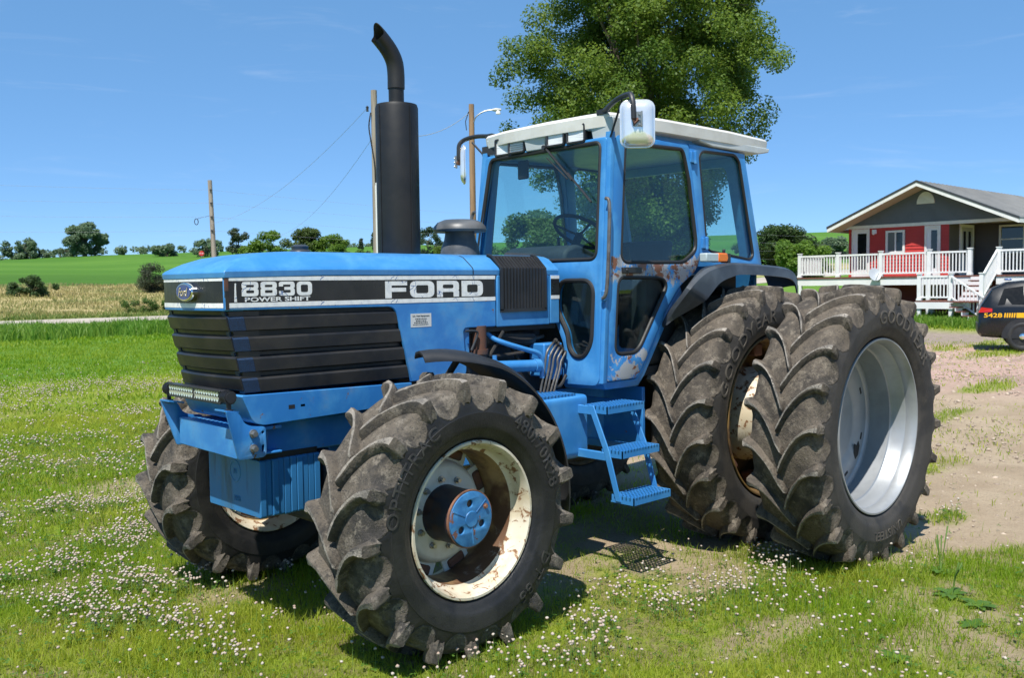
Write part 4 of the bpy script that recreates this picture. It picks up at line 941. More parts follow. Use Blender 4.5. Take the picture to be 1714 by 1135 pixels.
# ================================================================== TERRAIN
def sst(a, b, x):
    t = np.clip((x - a) / (b - a), 0, 1); return t * t * (3 - 2 * t)
_T = ([-400, 0, 57, 66, 76, 97, 130, 200, 260, 420], [0, 0, 0, .55, 1.35, 2.4, 4.4, 7.9, 8.9, 8.6])
def terr(x, y):
    x = np.asarray(x, float); y = np.asarray(y, float)
    z = np.interp(-y, *_T)
    z = z + np.maximum(0, -x - 48) * .045 * sst(48, 75, -x)
    z = z + .32 * sst(-26, -32, x) * sst(-30, -22, y)
    return z
def vnoise(x, y, s, seed=0):
    """cheap value noise"""
    r = np.random.default_rng(seed); tab = r.random((256, 256))
    x = np.asarray(x) / s; y = np.asarray(y) / s; xi = np.floor(x).astype(int); yi = np.floor(y).astype(int); fx = x - xi; fy = y - yi
    fx = fx * fx * (3 - 2 * fx); fy = fy * fy * (3 - 2 * fy); g = lambda a, b: tab[a % 256, b % 256]
    return (g(xi, yi) * (1 - fx) + g(xi + 1, yi) * fx) * (1 - fy) + (g(xi, yi + 1) * (1 - fx) + g(xi + 1, yi + 1) * fx) * fy
def gravel(x, y):
    """1 on the bare sandy yard, 0 on the lawn"""
    x = np.asarray(x, float); y = np.asarray(y, float)
    n = vnoise(x, y, .9, 1) * .9 + vnoise(x, y, .3, 2) * .5 + vnoise(x, y, .12, 3) * .25 - .82
    edge = -2.55 + .6 * np.maximum(0, y - 2.0)
    d = (edge - x) * .55 + n * 2.3
    g = sst(-.25, .75, d)
    g = g * sst(-.9, .9, y - (-2.4 + .27 * (x + 3)) + n * .8)
    g = g * sst(-29.2, -28.2, x + .3 * (vnoise(x, y, 1.2, 4) - .5)) * sst(-30, -26, y)
    for (px, py, rx, ry) in ((-6.3, .85, .55, .22), (-21.6, -3.6, 2.2, .5), (-24.5, -5.2, 2.5, .45), (-9.5, -.4, .8, .25), (-4.3, 1.7, .3, .15), (-13.5, -1.2, 1.2, .3)):
        g = g * (1 - .8 * sst(1.6, .1, ((x - px) / rx) ** 2 + ((y - py) / ry) ** 2 + n * 2.2))
    for (px, py, rx, ry, k) in ((-1.2, 2.0, .42, .12, .62), (-1.87, 1.27, .38, .20, .75), (.26, -.65, .30, .22, .62), (-.4, -4.0, .55, .45, .62), (-3.0, 1.3, .6, .3, .95), (-3.96, -.8, 1.4, 1.0, .8), (1.3, -1.5, .3, .2, .5), (-2.4, .3, 1.1, .7, .75), (-3.3, .9, .8, 1.2, .9), (-1.6, 2.55, .35, .10, .6), (-2.2, 2.3, .3, .12, .6), (-1.3, .0, 1.4, .75, .72), (2.6, -6.6, 1.0, .5, .6), (1.0, -7.4, .9, .4, .5)):
        q = ((x - px) / rx) ** 2 + ((y - py) / ry) ** 2 + (n * 1.3)
        g = np.maximum(g, k * sst(1.5, .5, q))
    return np.clip(g, 0, 1)
def axis(lo, hi, step, far, gr):
    a = list(np.arange(lo, hi + 1e-6, step)); s = step; p = hi
    while p < far: s *= gr; p += s; a.append(p)
    s = step; p = lo; pre = []
    while p > -far: s *= gr; p -= s; pre.append(p)
    return np.array(pre[::-1] + a)
gx = axis(-7.5, 3.2, .11, 620, 1.055); gy = axis(-9, 4.2, .11, 620, 1.055)
X, Y = np.meshgrid(gx, gy, indexing='ij')
Z = terr(X, Y) + (vnoise(X, Y, .8, 8) - .5) * .03 + (vnoise(X, Y, .25, 9) - .5) * .012
nx, ny = X.shape
me = bpy.data.meshes.new('ground')
idx = np.arange(nx * ny).reshape(nx, ny)
q = np.stack([idx[:-1, :-1], idx[1:, :-1], idx[1:, 1:], idx[:-1, 1:]], -1).reshape(-1, 4)
me.vertices.add(nx * ny); me.vertices.foreach_set('co', np.stack([X, Y, Z], -1).astype('f4').ravel())
me.loops.add(q.size); me.loops.foreach_set('vertex_index', q.astype('i4').ravel())
me.polygons.add(len(q)); me.polygons.foreach_set('loop_start', np.arange(0, q.size, 4, dtype='i4')); me.update(calc_edges=True)
me.polygons.foreach_set('use_smooth', np.ones(len(q), bool))
G_ = gravel(X, Y)
t_ = -Y + 4 * (vnoise(X, Y, 14, 5) - .5) + np.maximum(0, -X - 40) * .3
fattr(me, 'gravel', G_)
fattr(me, 'dry', sst(55, 60, -Y) * (1 - sst(92, 96, t_)))
fattr(me, 'crop', sst(92, 96, t_))
fattr(me, 'crop2', sst(92, 96, t_) * (1 - sst(118, 124, t_)))
fattr(me, 'far', sst(9, 22, np.hypot(X - 3, Y - 4.5)))
belt = np.exp(-((Y + 12.3 - .25 * X * 0) / 1.9) ** 2) * sst(3, -3, X)
fattr(me, 'lush', np.clip(sst(-14, -17, Y) + .0 * belt, 0, 1))
m, nt, out = new_mat('lawn_and_yard_soil')
b = nt.nodes.new('ShaderNodeBsdfPrincipled'); nt.links.new(b.outputs[0], out.inputs[0]); b.inputs['Roughness'].default_value = .95; b.inputs['Specular IOR Level'].default_value = .15
co = coords(nt)
def at(n): a = nt.nodes.new('ShaderNodeAttribute'); a.attribute_name = n; return a.outputs['Fac']
lawn = mixc(nt, ramp(nt, noise(nt, co, .55, 6, .6), .38, .66), (.19, .26, .02), (.28, .31, .045))
lawn = mixc(nt, ramp(nt, noise(nt, co, 18, 6, .7), .42, .68), lawn, (.14, .205, .018))
lawn = mixc(nt, at('lush'), lawn, mixc(nt, ramp(nt, noise(nt, co, .7, 6, .65), .35, .68), (.085, .185, .022), (.13, .225, .035)))
sand = mixc(nt, ramp(nt, noise(nt, co, 1.3, 8, .65), .36, .64), (.43, .34, .235), (.34, .26, .175))
sand = mixc(nt, ramp(nt, noise(nt, co, 40, 5, .75), .52, .70), sand, (.24, .18, .125))
sand = mixc(nt, ramp(nt, noise(nt, co, 90, 3, .8), .60, .70), sand, (.52, .42, .32))
sx = nt.nodes.new('ShaderNodeSeparateXYZ'); nt.links.new(coords(nt, kind='Object'), sx.inputs[0])
wob = math_(nt, 'ADD', sx.outputs[0], math_(nt, 'MULTIPLY', noise(nt, co, .25, 4), 5.))
sx_pink = ramp(nt, wob, -8.0, -12.5)
sx_gray = ramp(nt, wob, -19., -23.)
PINK = mixc(nt, ramp(nt, noise(nt, co, 9, 8, .7), .38, .66), (.42, .275, .225), (.50, .36, .295))
GRAYY = mixc(nt, ramp(nt, noise(nt, co, 6, 6, .6), .4, .6), (.25, .205, .17), (.31, .25, .205))
PINK = mixc(nt, ramp(nt, noise(nt, coords(nt, (.35, 1, 1)), .9, 6, .65), .50, .66), PINK, (.30, .215, .175))
sand = mixc(nt, sx_pink, sand, PINK); sand = mixc(nt, sx_gray, sand, GRAYY)
soil = mixc(nt, ramp(nt, noise(nt, co, 22, 6, .7), .40, .62), (.15, .145, .05), (.27, .215, .12))
near = mixc(nt, at('far'), mixc(nt, ramp(nt, noise(nt, co, 3., 6, .7), .40, .60), soil, lawn), lawn)
col = mixc(nt, at('gravel'), near, sand)
dry = mixc(nt, ramp(nt, noise(nt, coords(nt, (.3, 1, 1)), .35, 8, .75), .40, .60), (.30, .25, .11), (.40, .325, .155))
dry = mixc(nt, ramp(nt, noise(nt, coords(nt, (.5, 1.6, 1)), .18, 6, .7), .55, .66), dry, (.12, .165, .04))
col = mixc(nt, at('dry'), col, dry)
crop = mixc(nt, ramp(nt, noise(nt, coords(nt, (.25, 1, 1)), .06, 8, .7), .38, .62), (.060, .150, .016), (.095, .20, .026))
crop = mixc(nt, ramp(nt, noise(nt, coords(nt, (.5, 3, 1)), .8, 8, .8), .45, .75), crop, (.05, .13, .015))
col = mixc(nt, at('crop'), col, crop)
col = mixc(nt, at('crop2'), col, mixc(nt, ramp(nt, noise(nt, coords(nt, (.4, 2, 1)), .5, 6, .7), .4, .7), (.05, .125, .014), (.065, .15, .02)))
nt.links.new(col, b.inputs['Base Color'])
hh = math_(nt, 'ADD', noise(nt, co, 30, 8, .75), math_(nt, 'MULTIPLY', noise(nt, co, 110, 4, .7), .5))
nt.links.new(bumpn(nt, hh, .8, .03), b.inputs['Normal'])
me.materials.append(m)
ground = bpy.data.objects.new('ground', me); COL.objects.link(ground); ground['kind'] = 'structure'
# farm road along the far edge of the lawn
xs = np.concatenate([np.arange(-400, -60, 10.), np.arange(-60, 60, 3.), np.arange(60, 200, 10.)]); mb = MB(); vs = []
for x in xs:
    for yy in (-56.3, -54.5, -52., -49.5, -47.6):
        w_ = float(vnoise(x, yy, 4, 12) - .5)
        y_ = yy + w_ * .8; vs.append((x, y_, float(terr(x, y_)) + .02 + (.08 if -56 < yy < -48 else 0)))
fs = [(i * 5 + j, i * 5 + j + 1, i * 5 + j + 6, i * 5 + j + 5) for i in range(len(xs) - 1) for j in range(4)]
mb.add(vs, fs); road = mb.build('road', pmat('pale_gravel_road', (.36, .31, .255), .95, var=(.44, .385, .32), vscale=.6, bump=.3, bscale=20), recalc=True); road['kind'] = 'structure'

# ================================================================== GRASS, CLOVER
CAM = np.array([3.0054, 4.5017, 1.803]); YAW = -2.34247
def sample(n, r0, r1, half=R(47)):
    n = int(n * 1.42) if r0 < 12 else n
    r = np.sqrt(rng.uniform(r0 * r0, r1 * r1, n)); a = YAW + rng.uniform(-half, half, n)
    return CAM[0] + r * np.cos(a), CAM[1] + r * np.sin(a), r
def np_mesh(name, V, F, nper, mat, rndv=None, smooth=False):
    me = bpy.data.meshes.new(name); me.vertices.add(len(V)); me.vertices.foreach_set('co', V.astype('f4').ravel())
    me.loops.add(F.size); me.loops.foreach_set('vertex_index', F.astype('i4').ravel())
    me.polygons.add(len(F)); me.polygons.foreach_set('loop_start', np.arange(0, F.size, nper, dtype='i4')); me.update(calc_edges=True)
    if rndv is not None: fattr(me, 'rnd', rndv)
    if smooth: me.polygons.foreach_set('use_smooth', np.ones(len(F), bool))
    for mm in (mat if isinstance(mat, list) else [mat]): me.materials.append(mm)
    return me
def blades(x, y, h, w, lean, rv):
    n = len(x); a = rng.uniform(0, 2 * PI, n); b = rng.uniform(0, 2 * PI, n); z = terr(x, y) - .012
    dx, dy = np.cos(a) * w / 2, np.sin(a) * w / 2; lx, ly = np.cos(b) * lean * h, np.sin(b) * lean * h
    V = np.stack([np.stack([x - dx, y - dy, z], -1), np.stack([x + dx, y + dy, z], -1),
                  np.stack([x + dx * .8 + lx * .35, y + dy * .8 + ly * .35, z + h * .55], -1), np.stack([x - dx * .8 + lx * .35, y - dy * .8 + ly * .35, z + h * .55], -1),
                  np.stack([x + lx, y + ly, z + h * (1 - .25 * lean)], -1)], 1).reshape(-1, 3)
    o = np.arange(n)[:, None] * 5
    F = np.concatenate([o + np.array([0, 1, 2]), o + np.array([0, 2, 3]), o + np.array([3, 2, 4])], 0)
    return V, F, np.repeat(rv, 5)
M['grass'] = foliage_mat('lawn_grass', (.165, .300, .010), (.41, .430, .055), .55)
M['grass_tall'] = foliage_mat('tall_ditch_grass', (.085, .21, .016), (.20, .31, .045), .45)
M['grass_dry'] = foliage_mat('dry_meadow_grass', (.17, .23, .055), (.40, .335, .145), .45)
parts = []
for (n, r0, r1, hs, ws, keep) in ((230000, 3.0, 7.5, (.028, .085), (.0028, .0055), 1.), (200000, 7.5, 15, (.035, .095), (.006, .010), 1), (210000, 15, 34, (.05, .12), (.013, .024), 1), (100000, 34, 52, (.08, .16), (.03, .05), 1)):
    x, y, r = sample(n, r0, r1); g = gravel(x, y)
    n = len(x); thin = .72 + .28 * sst(.30, .55, vnoise(x, y, .35, 21))
    k = rng.random(n) < (1 - g * .985) * thin * (y > -31.5)
    k &= ~((x < -29.3) & (y > -14)) | (y < -14)
    x, y = x[k], y[k]
    v = vnoise(x, y, .6, 22) * .55 + vnoise(x, y, 2.2, 23) * .35 + rng.normal(0, .16, len(x)); v = np.where(y < -14.5, v * .5 - .02, v)
    hm = (.55 + .9 * vnoise(x, y, .5, 24))
    parts.append(blades(x, y, rng.uniform(*hs, len(x)) * hm, rng.uniform(*ws, len(x)), rng.uniform(.15, .9, len(x)), np.clip(v, 0, 1)))
off = 0; Vs, Fs, Rs = [], [], []
for V, F, rv in parts: Vs.append(V); Fs.append(F + off); Rs.append(rv); off += len(V)
go = bpy.data.objects.new('grass', np_mesh('grass', np.concatenate(Vs), np.concatenate(Fs), 3, M['grass'], np.concatenate(Rs))); COL.objects.link(go)
tag(go, 'short sunlit lawn grass around the tractor', 'grass', kind='stuff')
# tall grass strip in the ditch before the road
n = 60000; x = rng.uniform(-62, 14, n); y = rng.uniform(-46.8, -30.5, n)
edge = -31.2 - .02 * (x + 10) + 1.2 * (vnoise(x, y, 3, 31) - .5); k = (y < edge) & (vnoise(x, y, 1.4, 33) > .12); x, y = x[k], y[k]
lim = 0.28 + .62 * sst(-45.5, -36, y)
V, F, rv = blades(x, y, rng.uniform(.35, .85, len(x)) * (.6 + .8 * vnoise(x, y, 2.5, 32)) * lim, rng.uniform(.03, .06, len(x)), rng.uniform(.1, .8, len(x)), np.clip(vnoise(x, y, 2.5, 34) * .7 + rng.normal(.1, .25, len(x)), 0, 1))
o = bpy.data.objects.new('tall_grass', np_mesh('tall_grass', V, F, 3, M['grass_tall'], rv)); COL.objects.link(o); tag(o, 'strip of unmown tall green grass before the pale farm road', 'grass', kind='stuff')
n = 70000; x = rng.uniform(-75, 10, n); y = -57.2 - 40 * rng.random(n) ** 1.6; k = vnoise(x, y, 2.2, 41) > .18; x, y = x[k], y[k]
V, F, rv = blades(x, y, rng.uniform(.10, .30, len(x)) * (.5 + vnoise(x, y, 4, 42)), rng.uniform(.05, .09, len(x)), rng.uniform(.1, .7, len(x)), np.clip(sst(-58.5, -62, y + 2.5 * (vnoise(x, y, 5, 43) - .5)) * (.35 + .75 * vnoise(x, y, 6, 44)) + rng.normal(0, .15, len(x)), 0, 1))
o = bpy.data.objects.new('meadow_grass', np_mesh('meadow_grass', V, F, 3, M['grass_dry'], rv)); COL.objects.link(o); tag(o, 'dry tan meadow grass beyond the pale farm road', 'grass', kind='stuff')
# rough grass in front of the house
n = 16000; x = rng.uniform(-33.5, -28.4, n); y = rng.uniform(-13, -2.0, n); k = x < -28.7 - .8 * vnoise(x, y, 1.3, 51); x, y = x[k], y[k]
V, F, rv = blades(x, y, rng.uniform(.12, .42, len(x)) * (.5 + vnoise(x, y, 1., 52)), rng.uniform(.025, .05, len(x)), rng.uniform(.1, .8, len(x)), np.clip(rng.normal(.45, .3, len(x)), 0, 1))
o = bpy.data.objects.new('house_grass', np_mesh('house_grass', V, F, 3, M['grass_tall'], rv)); COL.objects.link(o); tag(o, 'rough bright grass along the foot of the white deck', 'grass', kind='stuff')

# clover: flower heads on stems plus trefoil leaves
def clover_density(x, y):
    c = sst(.46, .70, vnoise(x, y, .9, 61) * .5 + vnoise(x, y, .22, 62) * .5)
    bel = np.exp(-((y + 12.4) / 1.7) ** 2) * sst(4, -2, x)
    tr = np.exp(-(((x - .2) / 1.5) ** 2 + ((y + .2) / .9) ** 2)) + np.exp(-(((x + .55) / .5) ** 2 + ((y - 1.35) / .3) ** 2)) * 1.3 + .9 * np.exp(-(((x + 2.1) / .8) ** 2 + ((y - 1.45) / .22) ** 2))
    left = sst(.3, -1.6, y - .35 * (x - 1)) * sst(-11, -8.5, y) * (.75 + .35 * sst(-.5, 1.0, x)) + .9 * sst(.15, .75, x - .5) * sst(.6, .2, np.abs(y - .6))
    return np.clip(.14 * c + (.05 + 1.0 * c) * np.clip(tr * .8 + left, 0, 1.2) + 1.1 * bel * (.2 + .8 * c), 0, 1) * (1 - gravel(x, y))
ico = bmesh.new(); bmesh.ops.create_icosphere(ico, subdivisions=1, radius=1); ICO = np.array([v.co[:] for v in ico.verts]); IF = np.array([[v.index for v in f.verts] for f in ico.faces]); ico.free()
m, nt, out = new_mat('clover_blossom'); b = nt.nodes.new('ShaderNodeBsdfPrincipled'); nt.links.new(b.outputs[0], out.inputs[0]); a_ = nt.nodes.new('ShaderNodeAttribute'); a_.attribute_name = 'rnd'
cr = nt.nodes.new('ShaderNodeValToRGB'); cr.color_ramp.elements[0].color = (.10, .17, .03, 1); cr.color_ramp.elements[0].position = .0; cr.color_ramp.elements[1].color = (.47, .43, .37, 1); cr.color_ramp.elements[1].position = .25
e = cr.color_ramp.elements.new(.12); e.color = (.28, .16, .09, 1); e = cr.color_ramp.elements.new(.18); e.color = (.42, .26, .18, 1); e = cr.color_ramp.elements.new(.85); e.color = (.38, .28, .22, 1)
nt.links.new(a_.outputs['Fac'], cr.inputs[0]); nt.links.new(cr.outputs[0], b.inputs['Base Color']); b.inputs['Roughness'].default_value = .8
Vs, Fs, Rs = [], [], []; off = 0
for (n, r0, r1, rad) in ((38000, 4.0, 8.5, .0085), (60000, 8.5, 24, .0115)):
    x, y, r = sample(n, r0, r1); n = len(x); k = rng.random(n) < clover_density(x, y) * .85; x, y = x[k], y[k]; n = len(x)
    h = rng.uniform(.05, .13, n); z = terr(x, y); s = rad * rng.uniform(.7, 1.25, n)
    jit = 1 + rng.uniform(-.32, .32, (n, 12, 1))
    V = ICO[None] * jit * np.array([1, 1, .82]) * s[:, None, None] + np.stack([x, y, z + h], -1)[:, None]
    base = rng.uniform(.22, 1., n); low = (ICO[:, 2] < -.35)[None]
    rv = np.where(low, rng.uniform(.12, .22, n)[:, None] * np.ones((1, 12)), base[:, None])
    Vs.append(V.reshape(-1, 3)); Fs.append((IF[None] + (np.arange(n) * 12)[:, None, None]).reshape(-1, 3) + off); Rs.append(rv.ravel()); off += n * 12
    w = .0016; tri = np.stack([np.stack([x - w, y + w, z], -1), np.stack([x + w, y - w, z], -1), np.stack([x, y, z + h], -1)], 1)
    Vs.append(tri.reshape(-1, 3)); Fs.append(np.arange(n * 3).reshape(-1, 3) + off); Rs.append(np.zeros(n * 3)); off += n * 3
o = bpy.data.objects.new('clover_flowers', np_mesh('clover_flowers', np.concatenate(Vs), np.concatenate(Fs), 3, m, np.concatenate(Rs))); COL.objects.link(o); tag(o, 'white and faded pink clover blossoms scattered through the lawn', 'flowers', kind='stuff')
Vs, Fs, Rs = [], [], []; off = 0
n = 42000; x, y, r = sample(n, 4.0, 13); n = len(x); k = rng.random(n) < (.15 + .85 * clover_density(x, y)) * (1 - gravel(x, y) * .93); x, y, r = x[k], y[k], r[k]; n = len(x)
z = terr(x, y) + rng.uniform(.02, .06, n); a0 = rng.uniform(0, 2 * PI, n); sz = rng.uniform(.008, .015, n) * (1 + .04 * r)
for j in range(3):
    a = a0 + j * 2.094; ca, sa = np.cos(a), np.sin(a); ti = rng.uniform(-.3, .4, n)
    def pt(u, v, w): return np.stack([x + (u * ca - v * sa) * sz, y + (u * sa + v * ca) * sz, z + w * sz], -1)
    V = np.stack([pt(0, 0, 0), pt(.8, -.55, ti), pt(1.25, 0, ti * 1.2 - .15), pt(.8, .55, ti)], 1)
    Vs.append(V.reshape(-1, 3)); Fs.append(np.arange(n * 4).reshape(-1, 4) + off); off += n * 4; Rs.append(np.repeat(rng.uniform(0, 1, n), 4))
o = bpy.data.objects.new('clover_leaves', np_mesh('clover_leaves', np.concatenate(Vs), np.concatenate(Fs), 4, foliage_mat('clover_leaf', (.045, .12, .012), (.10, .20, .03), .3), np.concatenate(Rs))); COL.objects.link(o); tag(o, 'low green clover leaves between the lawn blades', 'clover', kind='stuff')
# dry thatch and small stones on the bare soil
n = 30000; x, y, r = sample(n, 4.2, 26); n = len(x); k = rng.random(n) < gravel(x, y); x, y, r = x[k], y[k], r[k]; n = len(x); s = rng.uniform(.002, .011, n) * (1 + 1.6 * (rng.random(n) > .96)) * (.6 + .07 * r)
V = ICO[None] * (1 + rng.uniform(-.35, .35, (n, 12, 1))) * np.array([1, 1, .6]) * s[:, None, None] + np.stack([x, y, terr(x, y) + .004], -1)[:, None]
o = bpy.data.objects.new('gravel_stones', np_mesh('gravel_stones', V.reshape(-1, 3), (IF[None] + (np.arange(n) * 12)[:, None, None]).reshape(-1, 3), 3, foliage_mat('yard_stone', (.24, .19, .15), (.48, .39, .30), .0, .9), np.repeat(rng.uniform(0, 1, n), 12))); COL.objects.link(o); tag(o, 'small stones lying on the bare sandy yard', 'gravel', kind='stuff')
# tufts on the yard
n = 60000; x, y, r = sample(n, 5, 30); k = (gravel(x, y) > .5) & (vnoise(x, y, .7, 71) * .6 + vnoise(x, y, .22, 72) * .4 > .585); x, y, r = x[k], y[k], r[k]
V, F, rv = blades(x, y, rng.uniform(.02, .07, len(x)), rng.uniform(.004, .008, len(x)) * (.5 + .1 * r), rng.uniform(.3, 1., len(x)), np.clip(rng.normal(.5, .3, len(x)), 0, 1))
o = bpy.data.objects.new('yard_tufts', np_mesh('yard_tufts', V, F, 3, M['grass'], rv)); COL.objects.link(o); tag(o, 'thin grass tufts creeping over the bare sandy yard', 'grass', kind='stuff')
# broad-leaved weeds
WM = foliage_mat('dock_leaf', (.055, .13, .015), (.10, .19, .03), .25)
def weed(x, y, n, L, label, spike=False):
    mb = MB(); r = random.Random(int((x + 9) * 1000)); z = float(terr(x, y)); vs = []; rv = []
    for k in range(n):
        a = 2 * PI * k / n + r.uniform(-.3, .3); l = L * r.uniform(.6, 1.1); w = l * r.uniform(.20, .30); up = r.uniform(.25, .7); q = r.random()
        ca, sa = math.cos(a), math.sin(a); rows = []
        for t in (0, .25, .5, .75, 1.):
            d = l * t; ww = w * math.sin(PI * min(.97, .12 + t * .86)) ** .8; hz = z + .005 + l * (up * t - .55 * up * t * t * 1.3)
            rows.append([(x + d * ca - s_ * ww * sa, y + d * sa + s_ * ww * ca, hz + abs(s_) * .12 * ww) for s_ in (-1, 0, 1)])
        n0 = len(mb.v); mb.add([p for row in rows for p in row], [(i * 3 + j, i * 3 + j + 1, i * 3 + j + 4, i * 3 + j + 3) for i in range(4) for j in range(2)]); rv += [q] * 15
    if spike:
        for k in range(4):
            n0 = len(mb.v); a = r.uniform(0, 6.28); p = [(x, y, z), (x + .02 * math.cos(a), y + .02 * math.sin(a), z + .12), (x + .05 * math.cos(a), y + .05 * math.sin(a), z + r.uniform(.18, .30))]; mb.tube(p, [.0025, .0025, .005], 5); rv += [1.] * (len(mb.v) - n0)
    me = bpy.data.meshes.new('weed'); me.from_pydata(mb.v, [], mb.f); fattr(me, 'rnd', rv); me.materials.append(WM); me.polygons.foreach_set('use_smooth', [True] * len(me.polygons))
    o = link_mesh('broadleaf_weed', me, center=False); tag(o, label, 'weed', 'broadleaf weeds in the lawn'); return o
weed(-1.36, 2.605, 11, 0.101, 'broadleaf weed rosette at the bottom right of the lawn')
weed(-2.46, 2.44, 10, 0.114, 'tall spiked broadleaf weed between the outer rear tyre and the sandy yard', True)
weed(-2.05, 2.70, 8, 0.088, 'small broadleaf weed at the far right edge of the grass')
weed(-2.86, 2.22, 9, 0.097, 'spiked weed on the edge of the bare sand behind the other weeds', True)
weed(.90, .10, 9, .10, 'broadleaf weed in the clover in front of the front left tyre')
weed(-2.36, 2.62, 9, .12, 'broadleaf weed beside the bare dirt patch at the right')

# ================================================================== TREES
def leaf_cloud(cent, rad, count, size, seed, flat=.75, up=.6):
    r = np.random.default_rng(seed); cent = np.asarray(cent, float); rad = np.asarray(rad, float)
    w = rad ** 2; ci = r.choice(len(cent), count, p=w / w.sum())
    d = r.normal(0, 1, (count, 3)); d /= np.linalg.norm(d, axis=1)[:, None]; rr = r.random(count) ** .45
    P = cent[ci] + d * (rr * rad[ci])[:, None] * np.array([1, 1, flat])
    nrm = d * .6 + r.normal(0, .6, (count, 3)) + np.array([0, 0, up]); nrm /= np.linalg.norm(nrm, axis=1)[:, None]
    t = np.cross(nrm, r.normal(0, 1, (count, 3))); t /= np.linalg.norm(t, axis=1)[:, None]; bt = np.cross(nrm, t)
    s = size * r.uniform(.6, 1.35, count)[:, None]
    V = np.stack([P - t * s * .55, P + bt * s * .36 - nrm * s * .10, P + t * s * .6, P - bt * s * .36 - nrm * s * .10], 1)
    cl = r.random(len(cent))
    rv = np.clip(.55 * cl[ci] + .45 * r.random(count), 0, 1)
    return V.reshape(-1, 3), np.arange(count * 4).reshape(-1, 4), np.repeat(rv, 4)
M['bark'] = pmat('tree_bark', (.10, .082, .062), .9, var=(.16, .135, .105), vscale=4, stretch=(1, 1, .25), bump=.8, bscale=12, bdist=.03)
FOL = {}
def fol(c1, c2):
    k = (c1, c2)
    if k not in FOL: FOL[k] = foliage_mat('tree_foliage', c1, c2, .42)
    return FOL[k]
def tree(name, label, cat, base, H, zc0, Rw, nclus, crad, nleaf, lsize, cols, seed, trunk=.25, shape=None, group=None, limbs=8, trunk_to=.62, flat=.8, lean=0):
    r = random.Random(seed); bx, by, bz = base
    t = thing(name, label, cat, base, group)
    cents, rads = [], []
    zc = (zc0 + H) / 2; hz = (H - zc0) / 2
    for k in range(nclus):
        while True:
            a = r.uniform(0, 2 * PI); v = r.uniform(-1, 1); rho = r.random() ** .42
            w = shape(v) if shape else math.sqrt(max(.02, 1 - v * v * .96))
            u = rho * w * (1 + .18 * math.sin(3 * a + seed) + .12 * math.sin(5 * a + v * 3))
            break
        cents.append((bx + Rw * u * math.cos(a) + lean * (v + 1), by + Rw * u * math.sin(a), bz + zc + hz * v)); rads.append(crad * r.uniform(.6, 1.35))
    V, F, rv = leaf_cloud(cents, rads, nleaf, lsize, seed, flat)
    me = np_mesh('crown', V, F, 4, fol(*cols), rv)
    c = link_mesh('crown', me, t)
    mb = MB(); top = bz + zc0 + (H - zc0) * trunk_to
    pth = smooth_path([(bx, by, bz - .2), (bx + r.uniform(-.1, .1), by + r.uniform(-.1, .1), bz + zc0 * .6), (bx + lean * .6 + r.uniform(-.3, .3), by + r.uniform(-.3, .3), bz + zc0 + (top - bz - zc0) * .5), (bx + lean, by, top)], 4)
    K = len(pth); mb.tube(pth, [trunk * (1.25 - 1.1 * i / (K - 1)) for i in range(K)], 10)
    for k in range(limbs):
        i = int(K * (.35 + .6 * k / limbs)); i = min(i, K - 1); s = pth[i]; e = Vector(cents[r.randrange(len(cents))])
        if e.z < s.z: e.z = s.z + .3 * (s.z - e.z)
        m_ = s.lerp(e, .5) + Vector((0, 0, .12 * (e - s).length)); q0 = trunk * (1.1 - .9 * i / K) * .55
        mb.tube(smooth_path([s, m_, e], 4), [q0 * (1 - .85 * j / 8) for j in range(9)], 7)
        for b_ in range(3):
            e2 = Vector(cents[r.randrange(len(cents))])
            if (e2 - m_).length < Rw * .8: mb.tube([m_, m_.lerp(e2, .5) + Vector((0, 0, .1)), e2], [q0 * .4, q0 * .28, q0 * .1], 5)
    mb.build('trunk', 'bark', t, recalc=False, angle=180); return t
def tz(x, y): return float(terr(x, y))
maple_shape = lambda v: .30 + .70 * math.sin((v + 1) / .9 * PI / 2) ** 2.2 if v < -.1 else max(.15, 1 - .55 * ((v + .1) / 1.1) ** 2 - .25 * ((v + .1) / 1.1) ** 6)
tree('maple_tree', 'large leafy maple tree rising behind the tractor cab', 'tree', (-27.6, -18.95, tz(-27.6, -18.95)), 17.5, 1.8, 4.95, 760, .72, 360000, .105, ((.050, .112, .015), (.175, .255, .036)), 4, .34, maple_shape, limbs=14, trunk_to=.8)
GA = 'trees along the far edge of the fields'
HILL_HAZED, HILL2 = ((.10, .165, .095), (.17, .24, .13)), ((.065, .14, .016), (.15, .25, .03))  # first pair paled and blued: distance haze put into the leaf colour
def T(name, label, cat, x, y, H, zc0, Rw, nc, cr, nl, ls, cols, seed, trunk=.2, **k): tree(name, label, cat, (x, y, tz(x, y)), H, zc0, Rw, nc, cr, nl, ls, cols, seed, trunk, group=k.pop('group', GA), **k)
T('oak_tree', 'broad dark oak standing alone on the green hilltop', 'tree', -72.5, -202, 6.5, .9, 4.4, 60, 1.05, 15000, .40, HILL_HAZED, 21, .45, limbs=7)
T('hilltop_tree', 'rounded dark tree at the left edge of the hilltop', 'tree', -62.5, -209, 4.0, .3, 3.4, 22, .9, 4200, .40, HILL_HAZED, 22, .2)
T('hilltop_bush', 'small dark hilltop bush between the leftmost tree and the lone oak', 'bush', -65.2, -210, 2.2, .1, 2.0, 10, .6, 1800, .35, HILL_HAZED, 23, .1)
T('hilltop_bush', 'low hedge-like bush against the left foot of the lone oak', 'bush', -68.5, -205, 1.6, .1, 3.2, 12, .5, 1800, .33, HILL_HAZED, 24, .1)
T('hilltop_bush', 'small round bush on the hilltop just right of the lone oak', 'bush', -79.2, -199, 1.7, .1, 1.1, 8, .45, 1100, .3, HILL_HAZED, 25, .1)
T('hilltop_tree', 'dark tree on the ridge left of the leaning far utility pole', 'tree', -80.5, -180, 2.2, .3, 2.6, 16, .8, 2600, .38, HILL_HAZED, 26, .15)
